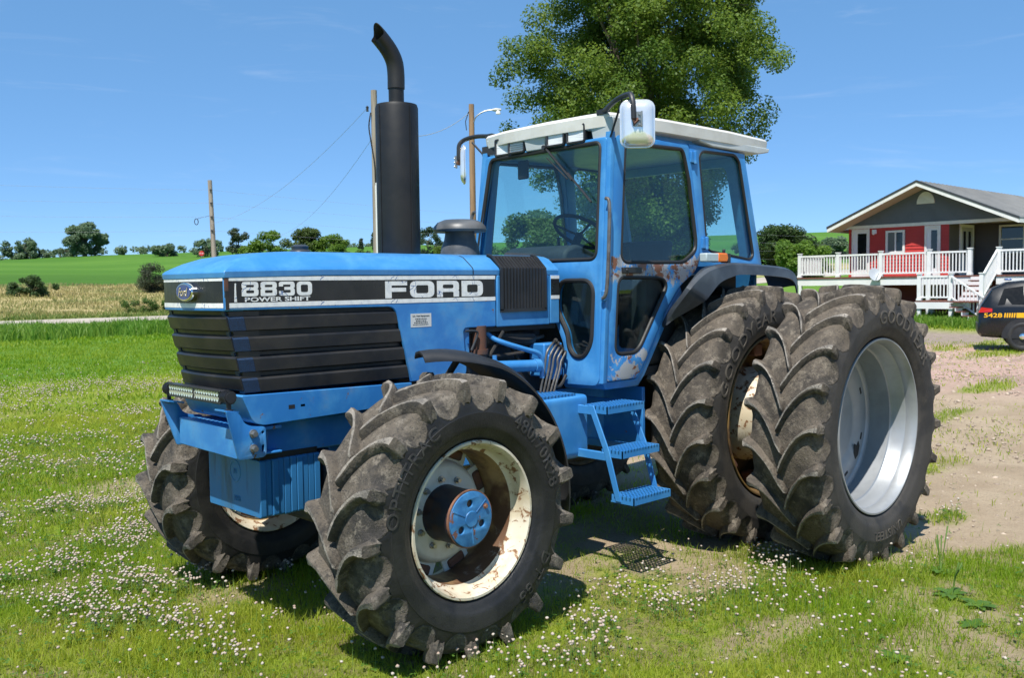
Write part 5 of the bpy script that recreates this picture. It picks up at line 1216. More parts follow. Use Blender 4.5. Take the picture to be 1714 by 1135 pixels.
T('hilltop_tree', 'dark tree directly behind the leaning far utility pole', 'tree', -84, -170, 3.2, .2, 3.0, 20, .9, 3200, .38, HILL_HAZED, 27, .15)
# low far wood along the ridge
cs = []; rs = []
for k in range(150):
    x = rnd.uniform(-190, 30); y = -212 + rnd.uniform(-5, 5) + .02 * x; h = 1.0 + 1.3 * rnd.random() + .8 * math.sin(x * .13); cs.append((x, y, tz(x, y) + h * .45)); rs.append(1.0 + .5 * rnd.random())
V, F, rv = leaf_cloud(cs, rs, 15000, .5, 31); me = np_mesh('far_wood', V, F, 4, fol((.12, .18, .11), (.18, .24, .14)), rv); o = bpy.data.objects.new('far_wood', me); COL.objects.link(o); tag(o, 'low dark line of woodland along the horizon behind the fields', 'wood', kind='stuff')  # leaf colour lightened to carry the haze over the ridge
T('slender_tree', 'thin-crowned tree with bare trunk right of the leaning far utility pole', 'tree', -61.1, -115.2, 6.1, 2.7, 1.75, 20, .5, 2600, .22, ((.040, .07, .028), (.075, .105, .045)), 41, .16)
T('round_tree', 'bright green round tree behind the front of the tractor hood', 'tree', -58.9, -103.3, 5.7, .2, 2.7, 40, .85, 13000, .24, HILL2, 42)
T('round_tree', 'taller olive green tree behind the small radiator cap on the hood', 'tree', -65.4, -105, 5.9, .3, 2.5, 34, .8, 10000, .24, ((.05, .085, .018), (.10, .145, .03)), 43)
T('round_tree', 'wide bright green bushy tree left of the exhaust muffler', 'tree', -69.0, -104, 4.9, .2, 3.2, 40, .85, 12000, .24, HILL2, 44)
fir = lambda v: max(.05, (1 - v) / 2)
T('spruce_tree', 'small dark spruce farthest left of the muffler base', 'tree', -85.2, -120.2, 3.9, .2, 1.0, 40, .28, 2600, .2, ((.025, .05, .022), (.045, .08, .035)), 45, .1, shape=fir)
T('spruce_tree', 'taller spruce touching the left side of the muffler', 'tree', -81.0, -110.8, 5.0, .2, 1.9, 60, .35, 4200, .2, ((.03, .065, .025), (.06, .105, .04)), 46, .1, shape=fir)
T('pine_tree', 'blue-green pine between the muffler and the mushroom air cleaner', 'tree', -92.5, -112.6, 5.4, .5, 2.6, 40, .6, 4200, .24, ((.035, .07, .035), (.06, .10, .05)), 47, .14)
T('round_tree', 'bright green leafy tree behind the mushroom air cleaner', 'tree', -70.0, -78.8, 5.8, .5, 2.4, 46, .65, 14000, .2, ((.055, .11, .015), (.13, .20, .03)), 48)
T('bushy_tree', 'broad green tree seen through the cab windshield', 'tree', -41.0, -38.6, 6.2, .3, 2.9, 60, .75, 24000, .2, ((.04, .09, .014), (.095, .155, .03)), 49, .2)
T('bushy_tree', 'dark spreading tree behind the rear of the cab', 'tree', -113, -62, 5.4, .2, 5.2, 60, 1.2, 17000, .36, ((.028, .062, .014), (.06, .105, .025)), 50, .3)
T('bushy_tree', 'bright yellow-green tree between the rear fender and the white deck', 'tree', -79.5, -41.3, 4.1, .1, 2.5, 44, .65, 14000, .22, HILL2, 51, .18)
T('bushy_tree', 'distant dark tree just left of the house gable', 'tree', -148, -72, 3.0, .1, 3.6, 26, .9, 6000, .4, HILL_HAZED, 52, .2)
T('bushy_tree', 'low green tree behind the left end of the white deck', 'tree', -95, -49, 2.7, .1, 3.0, 30, .7, 7000, .28, ((.035, .08, .014), (.075, .13, .025)), 53, .2)
GB = 'shrubs in the meadow'
T('shrub', 'dense green shrub alone in the dry meadow at the left', 'shrub', -22.2, -76.0, 1.35, .05, 1.75, 24, .42, 7500, .13, ((.035, .08, .02), (.085, .135, .045)), 61, .05, group=GB)
T('shrub', 'dark scrubby bush poking out behind the front of the hood', 'shrub', -33.6, -79.5, 2.35, .02, 1.35, 46, .50, 9000, .11, ((.04, .05, .03), (.075, .095, .05)), 62, .05, group=GB)
T('shrub', 'leafy weeds clump beside the pale road near the tractor nose', 'shrub', -24.5, -60.5, .9, .02, 1.5, 16, .3, 2600, .10, ((.05, .11, .02), (.10, .17, .03)), 63, .04, group=GB)

# ================================================================== HOUSE
HA = Vector((-33.182, -15.502, 0)); HU = Vector((.01582, .99987, 0)); HW = Vector((-.99987, .01582, 0))
def hx(u, w, z): p = HA + HU * u + HW * w; return (p.x, p.y, z)
class HB(MB):
    def build(s, name, mats, parent=None, **k): s.xf(hx); return super().build(name, mats, parent, **k)
HS = thing('house', 'raised red and grey ranch house with metal gable roof behind a white deck', 'house', hx(4.45, 5, .3))
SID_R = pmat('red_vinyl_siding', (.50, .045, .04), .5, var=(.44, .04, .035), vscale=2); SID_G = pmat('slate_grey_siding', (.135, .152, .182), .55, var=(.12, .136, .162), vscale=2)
SID_T = pmat('grey_brown_siding', (.105, .098, .092), .6, var=(.09, .084, .08), vscale=2); TRIM = pmat('white_trim', (.78, .78, .76), .45, var=(.70, .70, .68), vscale=3)
VIN = pmat('white_vinyl', (.80, .80, .81), .35, var=(.74, .74, .76), vscale=2); ROOFM = pmat('grey_metal_roof', (.17, .175, .175), .38, .3, var=(.14, .145, .145), vscale=1); BRN = pmat('brown_deck_boards', (.15, .055, .04), .7, var=(.19, .08, .06), vscale=3)
CURT = pmat('pale_curtain', (.55, .53, .48), .8)
def siding(mb, u0, u1, z0, z1, w, d=.022, step=.135, along='u'):
    z = z0
    while z < z1 - .01:
        zt = min(z + step, z1)
        prof = [(w + .05, z), (w - d, z), (w, zt), (w + .05, zt)]
        vs = []
        for e in (u0, u1): vs += [(e, a, b) if along == 'u' else (a, e, b) for a, b in prof]
        mb.add(vs, [(0, 1, 2, 3), (7, 6, 5, 4), (0, 4, 5, 1), (1, 5, 6, 2), (2, 6, 7, 3), (3, 7, 4, 0)]); z = zt
def siding_open(mb, u0, u1, z0, z1, w, opens, **k):
    """siding on a facade, left out where windows and doors are"""
    us = sorted({u0, u1, *[o[0] for o in opens], *[o[1] for o in opens]})
    for a, b in zip(us, us[1:]):
        m_ = (a + b) / 2; sp = [(o[2], o[3]) for o in opens if o[0] < m_ < o[1]]; z = z0
        for (c, d_) in sorted(sp):
            if c > z: siding(mb, a, b, z, c, w, **k)
            z = max(z, d_)
        if z < z1: siding(mb, a, b, z, z1, w, **k)
opens = [(1.30, 2.10, 1.9, 3.92), (2.75, 3.59, 2.87, 3.82), (4.35, 5.0, 1.9, 3.92)]
mb = HB(); siding_open(mb, 1.18, 5.31, 1.95, 4.03, 2.0, opens); mb.box(1.18, 1.26, 1.985, 12, .2, 4.03); mb.build('front_wall', SID_R, HS, smooth=False)
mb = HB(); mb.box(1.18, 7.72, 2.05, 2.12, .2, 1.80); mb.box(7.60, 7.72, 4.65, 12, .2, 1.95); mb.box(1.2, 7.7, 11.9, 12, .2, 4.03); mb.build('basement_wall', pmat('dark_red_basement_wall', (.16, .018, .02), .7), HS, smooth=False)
mb = HB(); mb.box(4.1, 4.9, 2.03, 2.06, .9, 1.72); f = mb.build('basement_window', TRIM, HS, smooth=False); HB().box(4.18, 4.82, 2.02, 2.035, .98, 1.66).build('window_pane', 'glass_dark', f, smooth=False)

vs_ = MB(); siding(vs_, 2.0, 4.6, 1.95, 4.03, 0, along='u')
mb = HB(); mb.add([(5.31 + 0 - v[1] + .0, v[0], v[2]) for v in vs_.v], vs_.f); siding_open(mb, 5.31, 7.72, 1.95, 4.03, 4.6, [(6.32, 7.14, 2.85, 3.86)]); mb.build('porch_wall', SID_T, HS, smooth=False)
HB().box(7.60, 7.72, 4.65, 12, 1.95, 4.03).build('side_wall', SID_T, HS, smooth=False)
HB().box(5.31, 7.72, 2.0, 4.6, 4.03, 4.07).build('porch_ceiling', pmat('tan_porch_ceiling', (.42, .37, .30), .8), HS, smooth=False)
tri = [(1.18, 4.06), (7.72, 4.06), (4.45, 5.52)]
mb = HB(); z = 4.06
while z < 5.45:
    zt = min(z + .125, 5.5); k0 = (z - 4.06) / 1.46; k1 = (zt - 4.06) / 1.46
    a0, b0, a1, b1 = 1.18 + 3.27 * k0, 7.72 - 3.27 * k0, 1.18 + 3.27 * k1, 7.72 - 3.27 * k1
    mb.hexa([(a0, 2.06, z), (b0, 2.06, z), (b0, 1.985, z), (a0, 1.985, z), (a1, 2.06, zt), (b1, 2.06, zt), (b1, 2.0, zt), (a1, 2.0, zt)]); z = zt
mb.build('gable_wall', SID_G, HS, smooth=False)
HB().box(1.0, 7.80, 1.96, 2.04, 3.94, 4.07).build('gable_trim', TRIM, HS, smooth=False)
mb = HB(); arc = [(4.40 + .35 * math.cos(R(t)), 4.80 + .47 * math.sin(R(t))) for t in range(0, 181, 12)]
mb.add([(a, w_, b) for w_ in (1.94, 2.0) for a, b in arc], [tuple(range(16)), tuple(range(31, 15, -1))] + [(i, i + 16, (i + 1) % 16 + 16, (i + 1) % 16) for i in range(16)]); gv = mb.build('gable_vent', TRIM, HS, smooth=False)
mb = HB()
for k in range(7): hw_ = .31 * math.sqrt(max(.05, 1 - (k / 7.6) ** 2)); mb.box(4.40 - hw_, 4.40 + hw_, 1.925, 1.945, 4.83 + .056 * k, 4.855 + .056 * k)
mb.build('vent_slats', TRIM, gv, smooth=False)
# roof: two metal slopes with ribs, fascia and soffit
sl = (5.64 - 4.03) / 3.69
for sg in (-1, 1):
    mb = HB(); e = 4.45 + sg * 3.72; zt = 5.64; ze = 5.64 - 3.72 * sl
    mb.hexa([(4.45, 1.0, zt - .06), (4.45, 12.6, zt - .06), (e, 12.6, ze - .06), (e, 1.0, ze - .06), (4.45, 1.0, zt), (4.45, 12.6, zt), (e, 12.6, ze), (e, 1.0, ze)])
    for k in range(1, 29):
        w_ = 1.0 + .4 * k; mb.hexa([(4.45, w_ - .02, zt), (4.45, w_ + .02, zt), (e, w_ + .02, ze), (e, w_ - .02, ze), (4.45, w_ - .01, zt + .025), (4.45, w_ + .01, zt + .025), (e, w_ + .01, ze + .025), (e, w_ - .01, ze + .025)])
    rf = mb.build('roof_slope', ROOFM, HS, smooth=False)
    mb = HB(); mb.hexa([(4.45, .97, zt - .21), (4.45, 1.03, zt - .21), (e, 1.03, ze - .21), (e, .97, ze - .21), (4.45, .97, zt - .065), (4.45, 1.03, zt - .065), (e, 1.03, ze - .065), (e, .97, ze - .065)]); mb.build('rake_board', TRIM, rf, smooth=False)
    mb = HB(); mb.hexa([(4.45, .955, zt - .065), (4.45, 1.04, zt - .065), (e + sg * .02, 1.04, ze - .065), (e + sg * .02, .955, ze - .065), (4.45, .955, zt + .02), (4.45, 1.04, zt + .02), (e + sg * .02, 1.04, ze + .02), (e + sg * .02, .955, ze + .02)]); mb.build('rake_flashing', pmat('dark_metal_trim', (.07, .072, .075), .4, .3), rf, smooth=False)
    mb = HB(); mb.hexa([(4.45, 1.03, zt - .19), (4.45, 2.0, zt - .19), (e - sg * .0, 2.0, ze - .19), (e, 1.03, ze - .19), (4.45, 1.03, zt - .17), (4.45, 2.0, zt - .17), (e, 2.0, ze - .17), (e, 1.03, ze - .17)]); mb.build('soffit', pmat('tan_soffit', (.50, .43, .34), .7), rf, smooth=False)
    mb = HB(); mb.box(min(e - sg * .02, e + sg * .01), max(e - sg * .02, e + sg * .01), 1.03, 12.6, ze - .20, ze - .065); mb.build('eave_board', TRIM, rf, smooth=False)
def opening(name, u0, u1, z0, z1, w, kind, label=None):
    t = .085; mb = HB()
    mb.box(u0 - t, u0, w - .03, w + .05, z0 - (t if kind == 'window' else 0), z1 + t).box(u1, u1 + t, w - .03, w + .05, z0 - (t if kind == 'window' else 0), z1 + t).box(u0, u1, w - .028, w + .05, z1, z1 + t)
    if kind == 'window': mb.box(u0, u1, w - .028, w + .05, z0 - t, z0)
    f = mb.build(name, TRIM, HS, smooth=False)
    if label: f['label'] = label
    if kind == 'window':
        HB().box(u0, u1, w + .03, w + .04, z0, z1).build('window_pane', 'glass_dark', f, smooth=False); m_ = (u0 + u1) / 2
        HB().box(m_ - .03, m_ + .03, w + .0, w + .031, z0, z1).build('window_mullion', TRIM, f, smooth=False)
        HB().box(u0, m_ - .03, w + .015, w + .029, z0 + .02, z1 - .02).build('window_screen', pmat('grey_insect_screen', (.13, .15, .15), .6), f, smooth=False)
    else:
        HB().box(u0, u1, w + .02, w + .06, z0, z1).build('door_leaf', VIN, f, smooth=False); HB().box(u0 + .16, u1 - .06, w + .012, w + .021, z0 + .3, z1 - .10).build('door_pane', 'glass_dark', f, smooth=False)
    return f
opening('patio_door', 1.40, 2.0, 1.95, 3.84, 2.0, 'door', 'white framed glass door at the left end of the red wall'); opening('window', 2.86, 3.48, 2.96, 3.72, 2.0, 'window'); opening('patio_door', 4.45, 4.90, 1.95, 3.84, 2.0, 'door', 'narrow glass door near the porch')
mb = HB(); mb.box(2.22, 2.40, 1.90, 2.0, 3.70, 3.88); mb.box(2.27, 2.35, 1.84, 1.90, 3.66, 3.80); mb.build('porch_lamp', VIN, HS, bevel=.02)
mb = HB(); mb.box(5.28, 5.36, 2.95, 4.35, 1.95, 3.98); fd = mb.build('front_door', TRIM, HS, smooth=False); HB().box(5.355, 5.365, 3.12, 4.18, 2.0, 3.86).build('door_leaf', pmat('grey_white_door', (.45, .46, .47), .5), fd, smooth=False)
for a in (3.25, 3.75): HB().box(5.362, 5.37, a, a + .24, 2.75, 3.7).build('door_pane', 'glass_dark', fd, smooth=False)
f = HB().box(6.24, 6.32, 4.54, 4.62, 2.80, 3.94).box(7.14, 7.22, 4.54, 4.62, 2.80, 3.94).box(6.32, 7.14, 4.545, 4.62, 3.86, 3.94).box(6.32, 7.14, 4.545, 4.62, 2.80, 2.88).build('window', TRIM, HS, smooth=False); HB().box(6.32, 7.14, 4.58, 4.6, 2.88, 3.86).build('window_pane', 'glass_dark', f, smooth=False); HB().box(6.32, 7.14, 4.56, 4.585, 3.34, 3.39).build('window_mullion', TRIM, f, smooth=False)
# deck
DK = HB(); DK.box(-.05, 6.92, -.03, 2.0, 1.875, 1.935).box(7.78, 11.5, -.03, 2.0, 1.875, 1.935).box(6.92, 7.78, .02, 2.0, 1.875, 1.935).box(5.40, 7.72, 2.0, 4.55, 1.88, 1.94); DK.build('deck_floor', BRN, HS, smooth=False)
HB().box(-.05, 6.92, 0.0, .05, 1.60, 1.872).box(7.78, 11.5, 0., .05, 1.60, 1.872).box(-.05, 0, .05, 2.0, 1.60, 1.872).build('deck_fascia', VIN, HS, smooth=False)
def post(u, w, z0, z1, s=.065, cap=True):
    mb = HB(); mb.box(u - s, u + s, w - s, w + s, z0, z1)
    if cap: mb.box(u - s - .02, u + s + .02, w - s - .02, w + s + .02, z1, z1 + .035); mb.box(u - s - .02, u + s + .02, w - s - .02, w + s + .02, z0, z0 + .08)
    mb.build('deck_post', VIN, HS, smooth=False)
def railing(a, b, z0, z1, h=.90, fl=0):
    mb = HB(); a = Vector(a); b = Vector(b); L = (b - a).length; d = (b - a) / L; n = Vector((-d.y, d.x)) * .03; zz = lambda t: z0 + (z1 - z0) * t
    for lo, hi in ((.09, .15), (h - .07, h)):
        mb.hexa([(a.x - n.x, a.y - n.y, zz(0) + lo), (b.x - n.x, b.y - n.y, zz(1) + lo), (b.x + n.x, b.y + n.y, zz(1) + lo), (a.x + n.x, a.y + n.y, zz(0) + lo), (a.x - n.x, a.y - n.y, zz(0) + hi), (b.x - n.x, b.y - n.y, zz(1) + hi), (b.x + n.x, b.y + n.y, zz(1) + hi), (a.x + n.x, a.y + n.y, zz(0) + hi)])
    k = max(2, int(L / .118))
    for i in range(1, k):
        t = i / k; p = a + d * L * t; mb.box(p.x - .018, p.x + .018, p.y - .018, p.y + .018, zz(t) + .15, zz(t) + h - .07)
    mb.build('railing', VIN, HS, smooth=False)
PU = [0.02, 1.72, 3.5, 5.38, 6.85]
for u in PU: post(u, .06, 1.94, 2.90)
for a, b in zip(PU, PU[1:]): railing((a, .06), (b, .06), 1.94, 1.94)
railing((.02, .06), (.02, 1.95), 1.94, 1.94)
PU = [7.85, 9.4, 11.4]
for u in PU: post(u, .06, 1.94, 2.90)
for a, b in zip(PU, PU[1:]): railing((a, .06), (b, .06), 1.94, 1.94)
for u in (.05, 2.7, 5.35): post(u, .06, .1, 1.60, .06, False)
# landing and stairs
HB().box(5.5, 6.92, -1.4, -.02, .98, 1.03).build('stair_landing', BRN, HS, smooth=False); HB().box(5.5, 6.92, -1.43, -1.40, .74, .975).box(6.92, 6.95, -1.40, -.05, .74, .975).box(5.47, 5.5, -1.43, -.05, .74, .975).build('landing_fascia', VIN, HS, smooth=False)
for u in (5.62, 6.75): post(u, -1.33, .15, .74, .06, False); post(u, -1.33, 1.035, 1.98)
post(5.62, -.2, .15, .74, .06, False)
railing((5.62, -1.33), (6.75, -1.33), 1.035, 1.035)
for k in range(5):
    z1 = 1.94 - .182 * k; w1 = -.04 - .25 * k; mb = HB(); mb.box(6.93, 7.74, w1 - .26, w1, z1 - .222, z1 - .182); mb.build('stair_tread', BRN, HS, smooth=False)
    HB().box(6.93, 7.74, w1 - .02, w1 + .01, z1 - .184, z1 - .06).build('stair_riser', VIN, HS, smooth=False)
railing((7.80, .0), (7.80, -1.3), 1.94, 1.03); post(7.80, -1.36, .3, 1.98)
HB().box(6.92, 7.74, -1.9, -1.30, .98, 1.03).build('stair_landing', BRN, HS, smooth=False)
for k in range(5):
    z1 = .98 - .15 * k; u1 = 6.95 + .22 * k; HB().box(u1, u1 + .26, -2.0, -1.42, z1 - .19, z1 - .15).build('stair_tread', BRN, HS, smooth=False); HB().box(u1 - .02, u1 + .01, -2.0, -1.42, z1 - .15, z1 - .02).build('stair_riser', VIN, HS, smooth=False)
railing((6.80, -1.45), (7.95, -1.45), 1.035, .25)
# satellite dish on the deck rail
mb = HB(); cdish = (3.42, -.28, 2.02)
sd = thing('satellite_dish', 'grey satellite dish mounted at the edge of the white deck', 'satellite dish', hx(*cdish))
n_ = Vector((.62, -.62, .45)).normalized(); ex_ = Vector((0, 0, 1)).cross(n_).normalized(); ey_ = n_.cross(ex_); c_ = Vector(cdish); rings = []
for (rr, dd) in ((.02, -.05), (.14, -.035), (.25, .0), (.255, .01), (.13, -.02), (.02, -.035)): rings.append([tuple(c_ + ex_ * rr * .9 * math.cos(t) + ey_ * rr * 1.1 * math.sin(t) + n_ * dd) for t in [2 * PI * k / 24 for k in range(24)]])
mb.loft(rings); mb.build('dish', pmat('dish_grey', (.35, .38, .42), .45), sd)
mb = HB(); mb.tube([c_ - n_ * .05, c_ + Vector((0, .15, -.12)), (3.42, .0, 1.75)], .025, 8); mb.tube([c_ - ey_ * .25, c_ - ey_ * .18 + n_ * .38], .012, 6); mb.build('dish_arm', 'steel', sd)
for u, w, l in ((4.9, -4.05, .55), (5.85, -4.2, .7)):
    mb = HB(); mb.prism(rrect(u - l / 2, w - .12, u + l / 2, w + .12, .08), 'z', .02, .15); o = mb.build('edging_stone', pmat('white_stone', (.62, .60, .57), .8, var=(.48, .46, .43), vscale=6), bevel=.03); tag(o, 'flat white edging stone at the lawn edge, ' + ('left of the pair' if u < 5 else 'right and longer of the pair'), 'stone', 'edging stones')

# ================================================================== POLICE-STYLE SUV
sx0 = Vector((-22.62, -4.62, 0)); hd = Vector((-.36, .933, 0)).normalized(); lf = Vector((-hd.y, hd.x, 0))
CR = thing('suv', 'black patrol SUV with a yellow side stripe parked beside the house', 'car', sx0)
def cxf(x, y, z): p = sx0 + hd * x + lf * y; return (p.x, p.y, z)
class CB(MB):
    def build(s, name, mats, parent=None, **k): s.xf(cxf); return super().build(name, mats, parent, **k)
PAINT = pmat('black_car_paint', (.005, .0055, .007), .28, coat=.35, rvar=.05); YEL = pmat('yellow_vinyl', (.80, .42, .01), .35); CGL = pmat('black_car_glass', (.006, .007, .008), .12, spec=.25, rvar=.04)
ST = [(0.0, .42, .60, .93, .86, .82, .98, .80), (.06, .36, .56, .96, .93, .92, 1.14, .80), (.30, .34, .55, .98, .97, 1.09, 1.55, .72), (.62, .33, .55, .99, .98, 1.12, 1.70, .68), (1.2, .33, .55, .99, .985, 1.11, 1.755, .67), (2.2, .32, .55, .99, .985, 1.08, 1.77, .67), (3.0, .32, .55, .99, .98, 1.05, 1.70, .66), (3.55, .32, .55, .985, .97, 1.02, 1.25, .72), (3.85, .33, .55, .98, .95, 1.0, 1.06, .80), (4.6, .36, .56, .95, .90, .92, .95, .78), (4.92, .42, .58, .85, .80, .80, .84, .6)]
rings = []
for (x, zb, zl, w0, w1, zbelt, zt, wt) in ST:
    h = [(w0 * .86, zb), (w0 * .97, zb + .07), (w0, zl + .08), (w1, zbelt - .05), (w1 * .985, zbelt), (wt + .04, zt - .07), (wt - .05, zt), (0, zt + .015)]
    rings.append([(x, a, b) for a, b in h] + [(x, -a, b) for a, b in h[-2::-1]])
body = CB().loft(rings).build('body', PAINT, CR, angle=30)
def sidew(x, f):
    for a, b in zip(ST, ST[1:]):
        if a[0] <= x <= b[0]:
            t = (x - a[0]) / (b[0] - a[0]); g = lambda i: a[i] + (b[i] - a[i]) * t
            return g(4) * .985 + (g(7) + .04 - g(4) * .985) * f, g(5) + (g(6) - .07 - g(5)) * f
for sg in (1, -1):
    for x0_, x1_ in ((.42, 1.015), (1.03, 1.965), (1.98, 2.95)):
        mb = CB(); vs = []
        for dd in (-.01, .006):
            for (x, f) in ((x0_, .10), (x1_, .08), (x1_ - (.12 if x1_ > 2.5 else .03), .90), (x0_ + (.14 if x0_ < .5 else .03), .88)):
                y, z = sidew(x, f); vs.append((x, sg * (y + dd), z + dd * .3))
        mb.hexa(vs); mb.build('side_window', CGL, CR, smooth=False)
    mb = CB()
    for x0_, x1_ in ((.83, 1.6), (1.6, 2.6), (2.6, 3.4), (3.4, 4.3)):
        mb.box(x0_, x1_, *sorted((sg * .955, sg * .9865)), .835, .955)
    mb.build('yellow_stripe', YEL, CR, smooth=False)
    vs, fs = fit_text('5428', 0, 1, 0, 1, .002, .02); a, b = (.12, .52) if sg < 0 else (.52, .12)
    def strw(x): return sidew(max(.06, x), 0)[0] / .985
    m2 = CB(); m2.add([(a + (b - a) * v[0], sg * (.9895 - max(0, .34 - (a + (b - a) * v[0])) * .20 + v[2] + .0), .84 + .11 * v[1]) for v in vs], fs)
    for k in range(5): x = .56 + .052 * k; m2.prism([(x, .84), (x + .032, .84), (x + .044, .952), (x + .012, .952)], 'y', sg * .97, sg * .9885)
    m2.build('unit_number', YEL, CR, smooth=False)
    mb = CB(); mb.hexa([(-.01, sg * .74, .96), (.30, sg * .94, .98), (.30, sg * .94, 1.06), (.06, sg * .74, 1.09), (-.01, sg * .90, .96), (.30, sg * .996, .98), (.30, sg * .990, 1.06), (.06, sg * .925, 1.09)]); mb.build('tail_light', 'red_lens', CR, smooth=False)
    for xw in (.98, 3.95):
        mb = CB(); mb.add(*(lambda P: ([(xw + a, sg * y, .37 + b) for y in (.94, 1.0) for a, b in P], [tuple(range(len(P))), tuple(range(2 * len(P) - 1, len(P) - 1, -1))] + [(i, i + len(P), (i + 1) % len(P) + len(P), (i + 1) % len(P)) for i in range(len(P))]))([(.47 * math.cos(R(t)), .45 * math.sin(R(t))) for t in range(-5, 186, 10)])); mb.build('wheel_arch', 'black_plastic', CR, smooth=False)
        mb = CB(); mb.lathe([(.74, .0), (.74, .34), (.77, .372), (.94, .378), (.985, .36), (1.005, .33), (1.008, .27), (1.0, .255), (.98, .25)] if sg > 0 else [(-.74, .0), (-.74, .34), (-.77, .372), (-.94, .378), (-.985, .36), (-1.005, .33), (-1.008, .27), (-1.0, .255), (-.98, .25)], (xw, 0, .375), 'y', 36); wl_ = mb.build('wheel', 'rubber', CR)
        mb = CB(); o_ = sg * .99
        mb.lathe([(o_ - sg * .05, .0), (o_ - sg * .05, .20), (o_ - sg * .03, .235), (o_ + sg * .012, .258), (o_ + sg * .012, .25), (o_ - sg * .02, .22)], (xw, 0, .375), 'y', 36)
        for k in range(5):
            a = 2 * PI * k / 5; mb.obox((xw + .15 * math.cos(a), o_ - sg * .02, .375 + .15 * math.sin(a)), .17, .03, .07, (math.cos(a), 0, math.sin(a)), (-math.sin(a), 0, math.cos(a)))
        mb.build('rim', pmat('black_steel_wheel', (.016, .016, .018), .4), wl_); mb = CB(); mb.lathe([(o_ - sg * .02, .0), (o_ - sg * .02, .085), (o_ + sg * .015, .08), (o_ + sg * .045, .05), (o_ + sg * .05, .0)], (xw, 0, .375), 'y', 24); mb.build('hub_cap', 'chrome', wl_)
mb = CB(); mb.box(-.02, .10, -.88, .88, .42, .70); mb.build('rear_bumper', 'black_plastic', CR, bevel=.04); mb = CB(); mb.hexa([(.10, -.66, 1.02), (.10, .66, 1.02), (.32, .60, 1.50), (.32, -.60, 1.50), (.055, -.68, 1.04), (.055, .68, 1.04), (.285, .62, 1.53), (.285, -.62, 1.53)]); mb.build('rear_window', CGL, CR, smooth=False)
mb = CB(); mb.box(.60, .75, -.35, .35, 1.75, 1.80); mb.build('roof_light', pmat('blue_lens', (.05, .12, .35), .2, coat=.5), CR, bevel=.02)

# ================================================================== POLES, WIRES, SIGN
WOOD = pmat('weathered_pole_wood', (.33, .29, .24), .9, var=(.24, .20, .16), vscale=3, stretch=(3, 3, .2), bump=.5, bscale=30, bdist=.01); WOOD2 = pmat('brown_pole_wood', (.34, .21, .12), .9, var=(.24, .15, .09), vscale=3, stretch=(3, 3, .2), bump=.5, bscale=30, bdist=.01)
def pole(label, x, y, h, r, m, lean=(0, 0)):
    z = tz(x, y); t = thing('utility_pole', label, 'utility pole', (x, y, z), 'wooden utility poles')
    mb = MB(); mb.tube([(x + lean[0], y + lean[1], z - .3), (x + lean[0] * .4, y + lean[1] * .4, z + (h - z) * .6), (x, y, h)], [r * 1.35, r * 1.15, r], 12); mb.build('pole_shaft', m, t); return t
u1 = Vector((-.716, .698, 0))
P1 = pole('pale grey wooden utility pole right behind the tractor muffler', -22.4, -30.2, 10.5, .135, WOOD)
mb = MB(); c1 = Vector((-22.4, -30.2, 0)); mb.tube(smooth_path([c1 + u1 * -.13 + Vector((.1, .1, 9.5)), c1 + u1 * -.22 + Vector((.12, .12, 8.9)), c1 + u1 * -.14 + Vector((.12, .12, 8.2)), c1 + Vector((.14, .14, 7.2)), c1 + u1 * .02 + Vector((.14, .14, 6.3))], 5), .03, 6); mb.build('service_cable', 'int_black', P1)
mb = MB(); mb.tube([c1 + u1 * .05 + Vector((.13, .13, 6.4)), c1 + u1 * .05 + Vector((.14, .14, .4))], .055, 8); mb.build('cable_conduit', pmat('white_conduit', (.7, .7, .7), .5), P1)
mb = MB(); mb.lathe([(0, 0), (0, .06), (.1, .05), (.2, .07), (.26, .0)], c1 + u1 * -.28 + Vector((.1, .1, 9.55)), 'z', 8); mb.build('insulator', 'int_dark', P1)
P2 = pole('brown wooden pole with a curved street lamp left of the cab', -26.81, -28.65, 10.2, .125, WOOD2)
c2 = Vector((-26.81, -28.65, 0)); arm = smooth_path([c2 + u1 * .1 + Vector((.05, .05, 9.35)), c2 + u1 * .22 + Vector((.05, .05, 9.62)), c2 + u1 * .60 + Vector((.05, .05, 9.86)), c2 + u1 * 1.02 + Vector((.05, .05, 9.92))], 5)
mb = MB(); mb.tube(arm, .03, 8); mb.build('lamp_arm', 'steel', P2); e = arm[-1]
mb = MB(); mb.tube([e - u1 * .05, e + u1 * .12, e + u1 * .36], [.05, .085, .05], 10); lh = mb.build('lamp_head', pmat('lamp_head_grey', (.5, .5, .48), .5), P2); mb = MB(); mb.lathe([(-.16, .0), (-.16, .12), (-.05, .10), (.0, .05), (.0, .0)], e + u1 * .22 + Vector((0, 0, -.03)), 'z', 14); mb.build('lamp_glass', 'lens', P2)
mb = MB(); mb.tube([c2 + u1 * -.13 + Vector((.05, .05, 9.85)), c2 + u1 * -.28 + Vector((.05, .05, 9.4)), c2 + u1 * -.24 + Vector((.05, .05, 9.0))], .02, 6); mb.build('drop_wire', 'int_black', P2)
P3 = pole('small far leaning utility pole between the lone oak and the tractor', -30.31, -61.55, 9.8, .15, WOOD, (-.20, .14))
mb = MB(); c3 = Vector((-30.3, -61.5, 0))
for z in (9.07, 8.1, 7.09, 6.08): mb.obox(c3 + u1 * .08 + Vector((.1, .12, z)), .16, .08, .10, u1)
mb.build('wire_bracket', 'int_dark', P3); mb = MB(); ce = c3 - u1 * 1.05 + Vector((.1, .1, 6.75)); mb.tube([ce + Vector((0, 0, .22 * math.sin(t))) + u1 * .14 * math.cos(t) for t in [2 * PI * k / 14 for k in range(14)]], .03, 5, False, closed=True); mb.tube([ce + Vector((0, 0, .2)), c3 + u1 * -.1 + Vector((0, 0, 7.2))], .012, 4); mb.build('cable_loop', 'int_dark', P3)
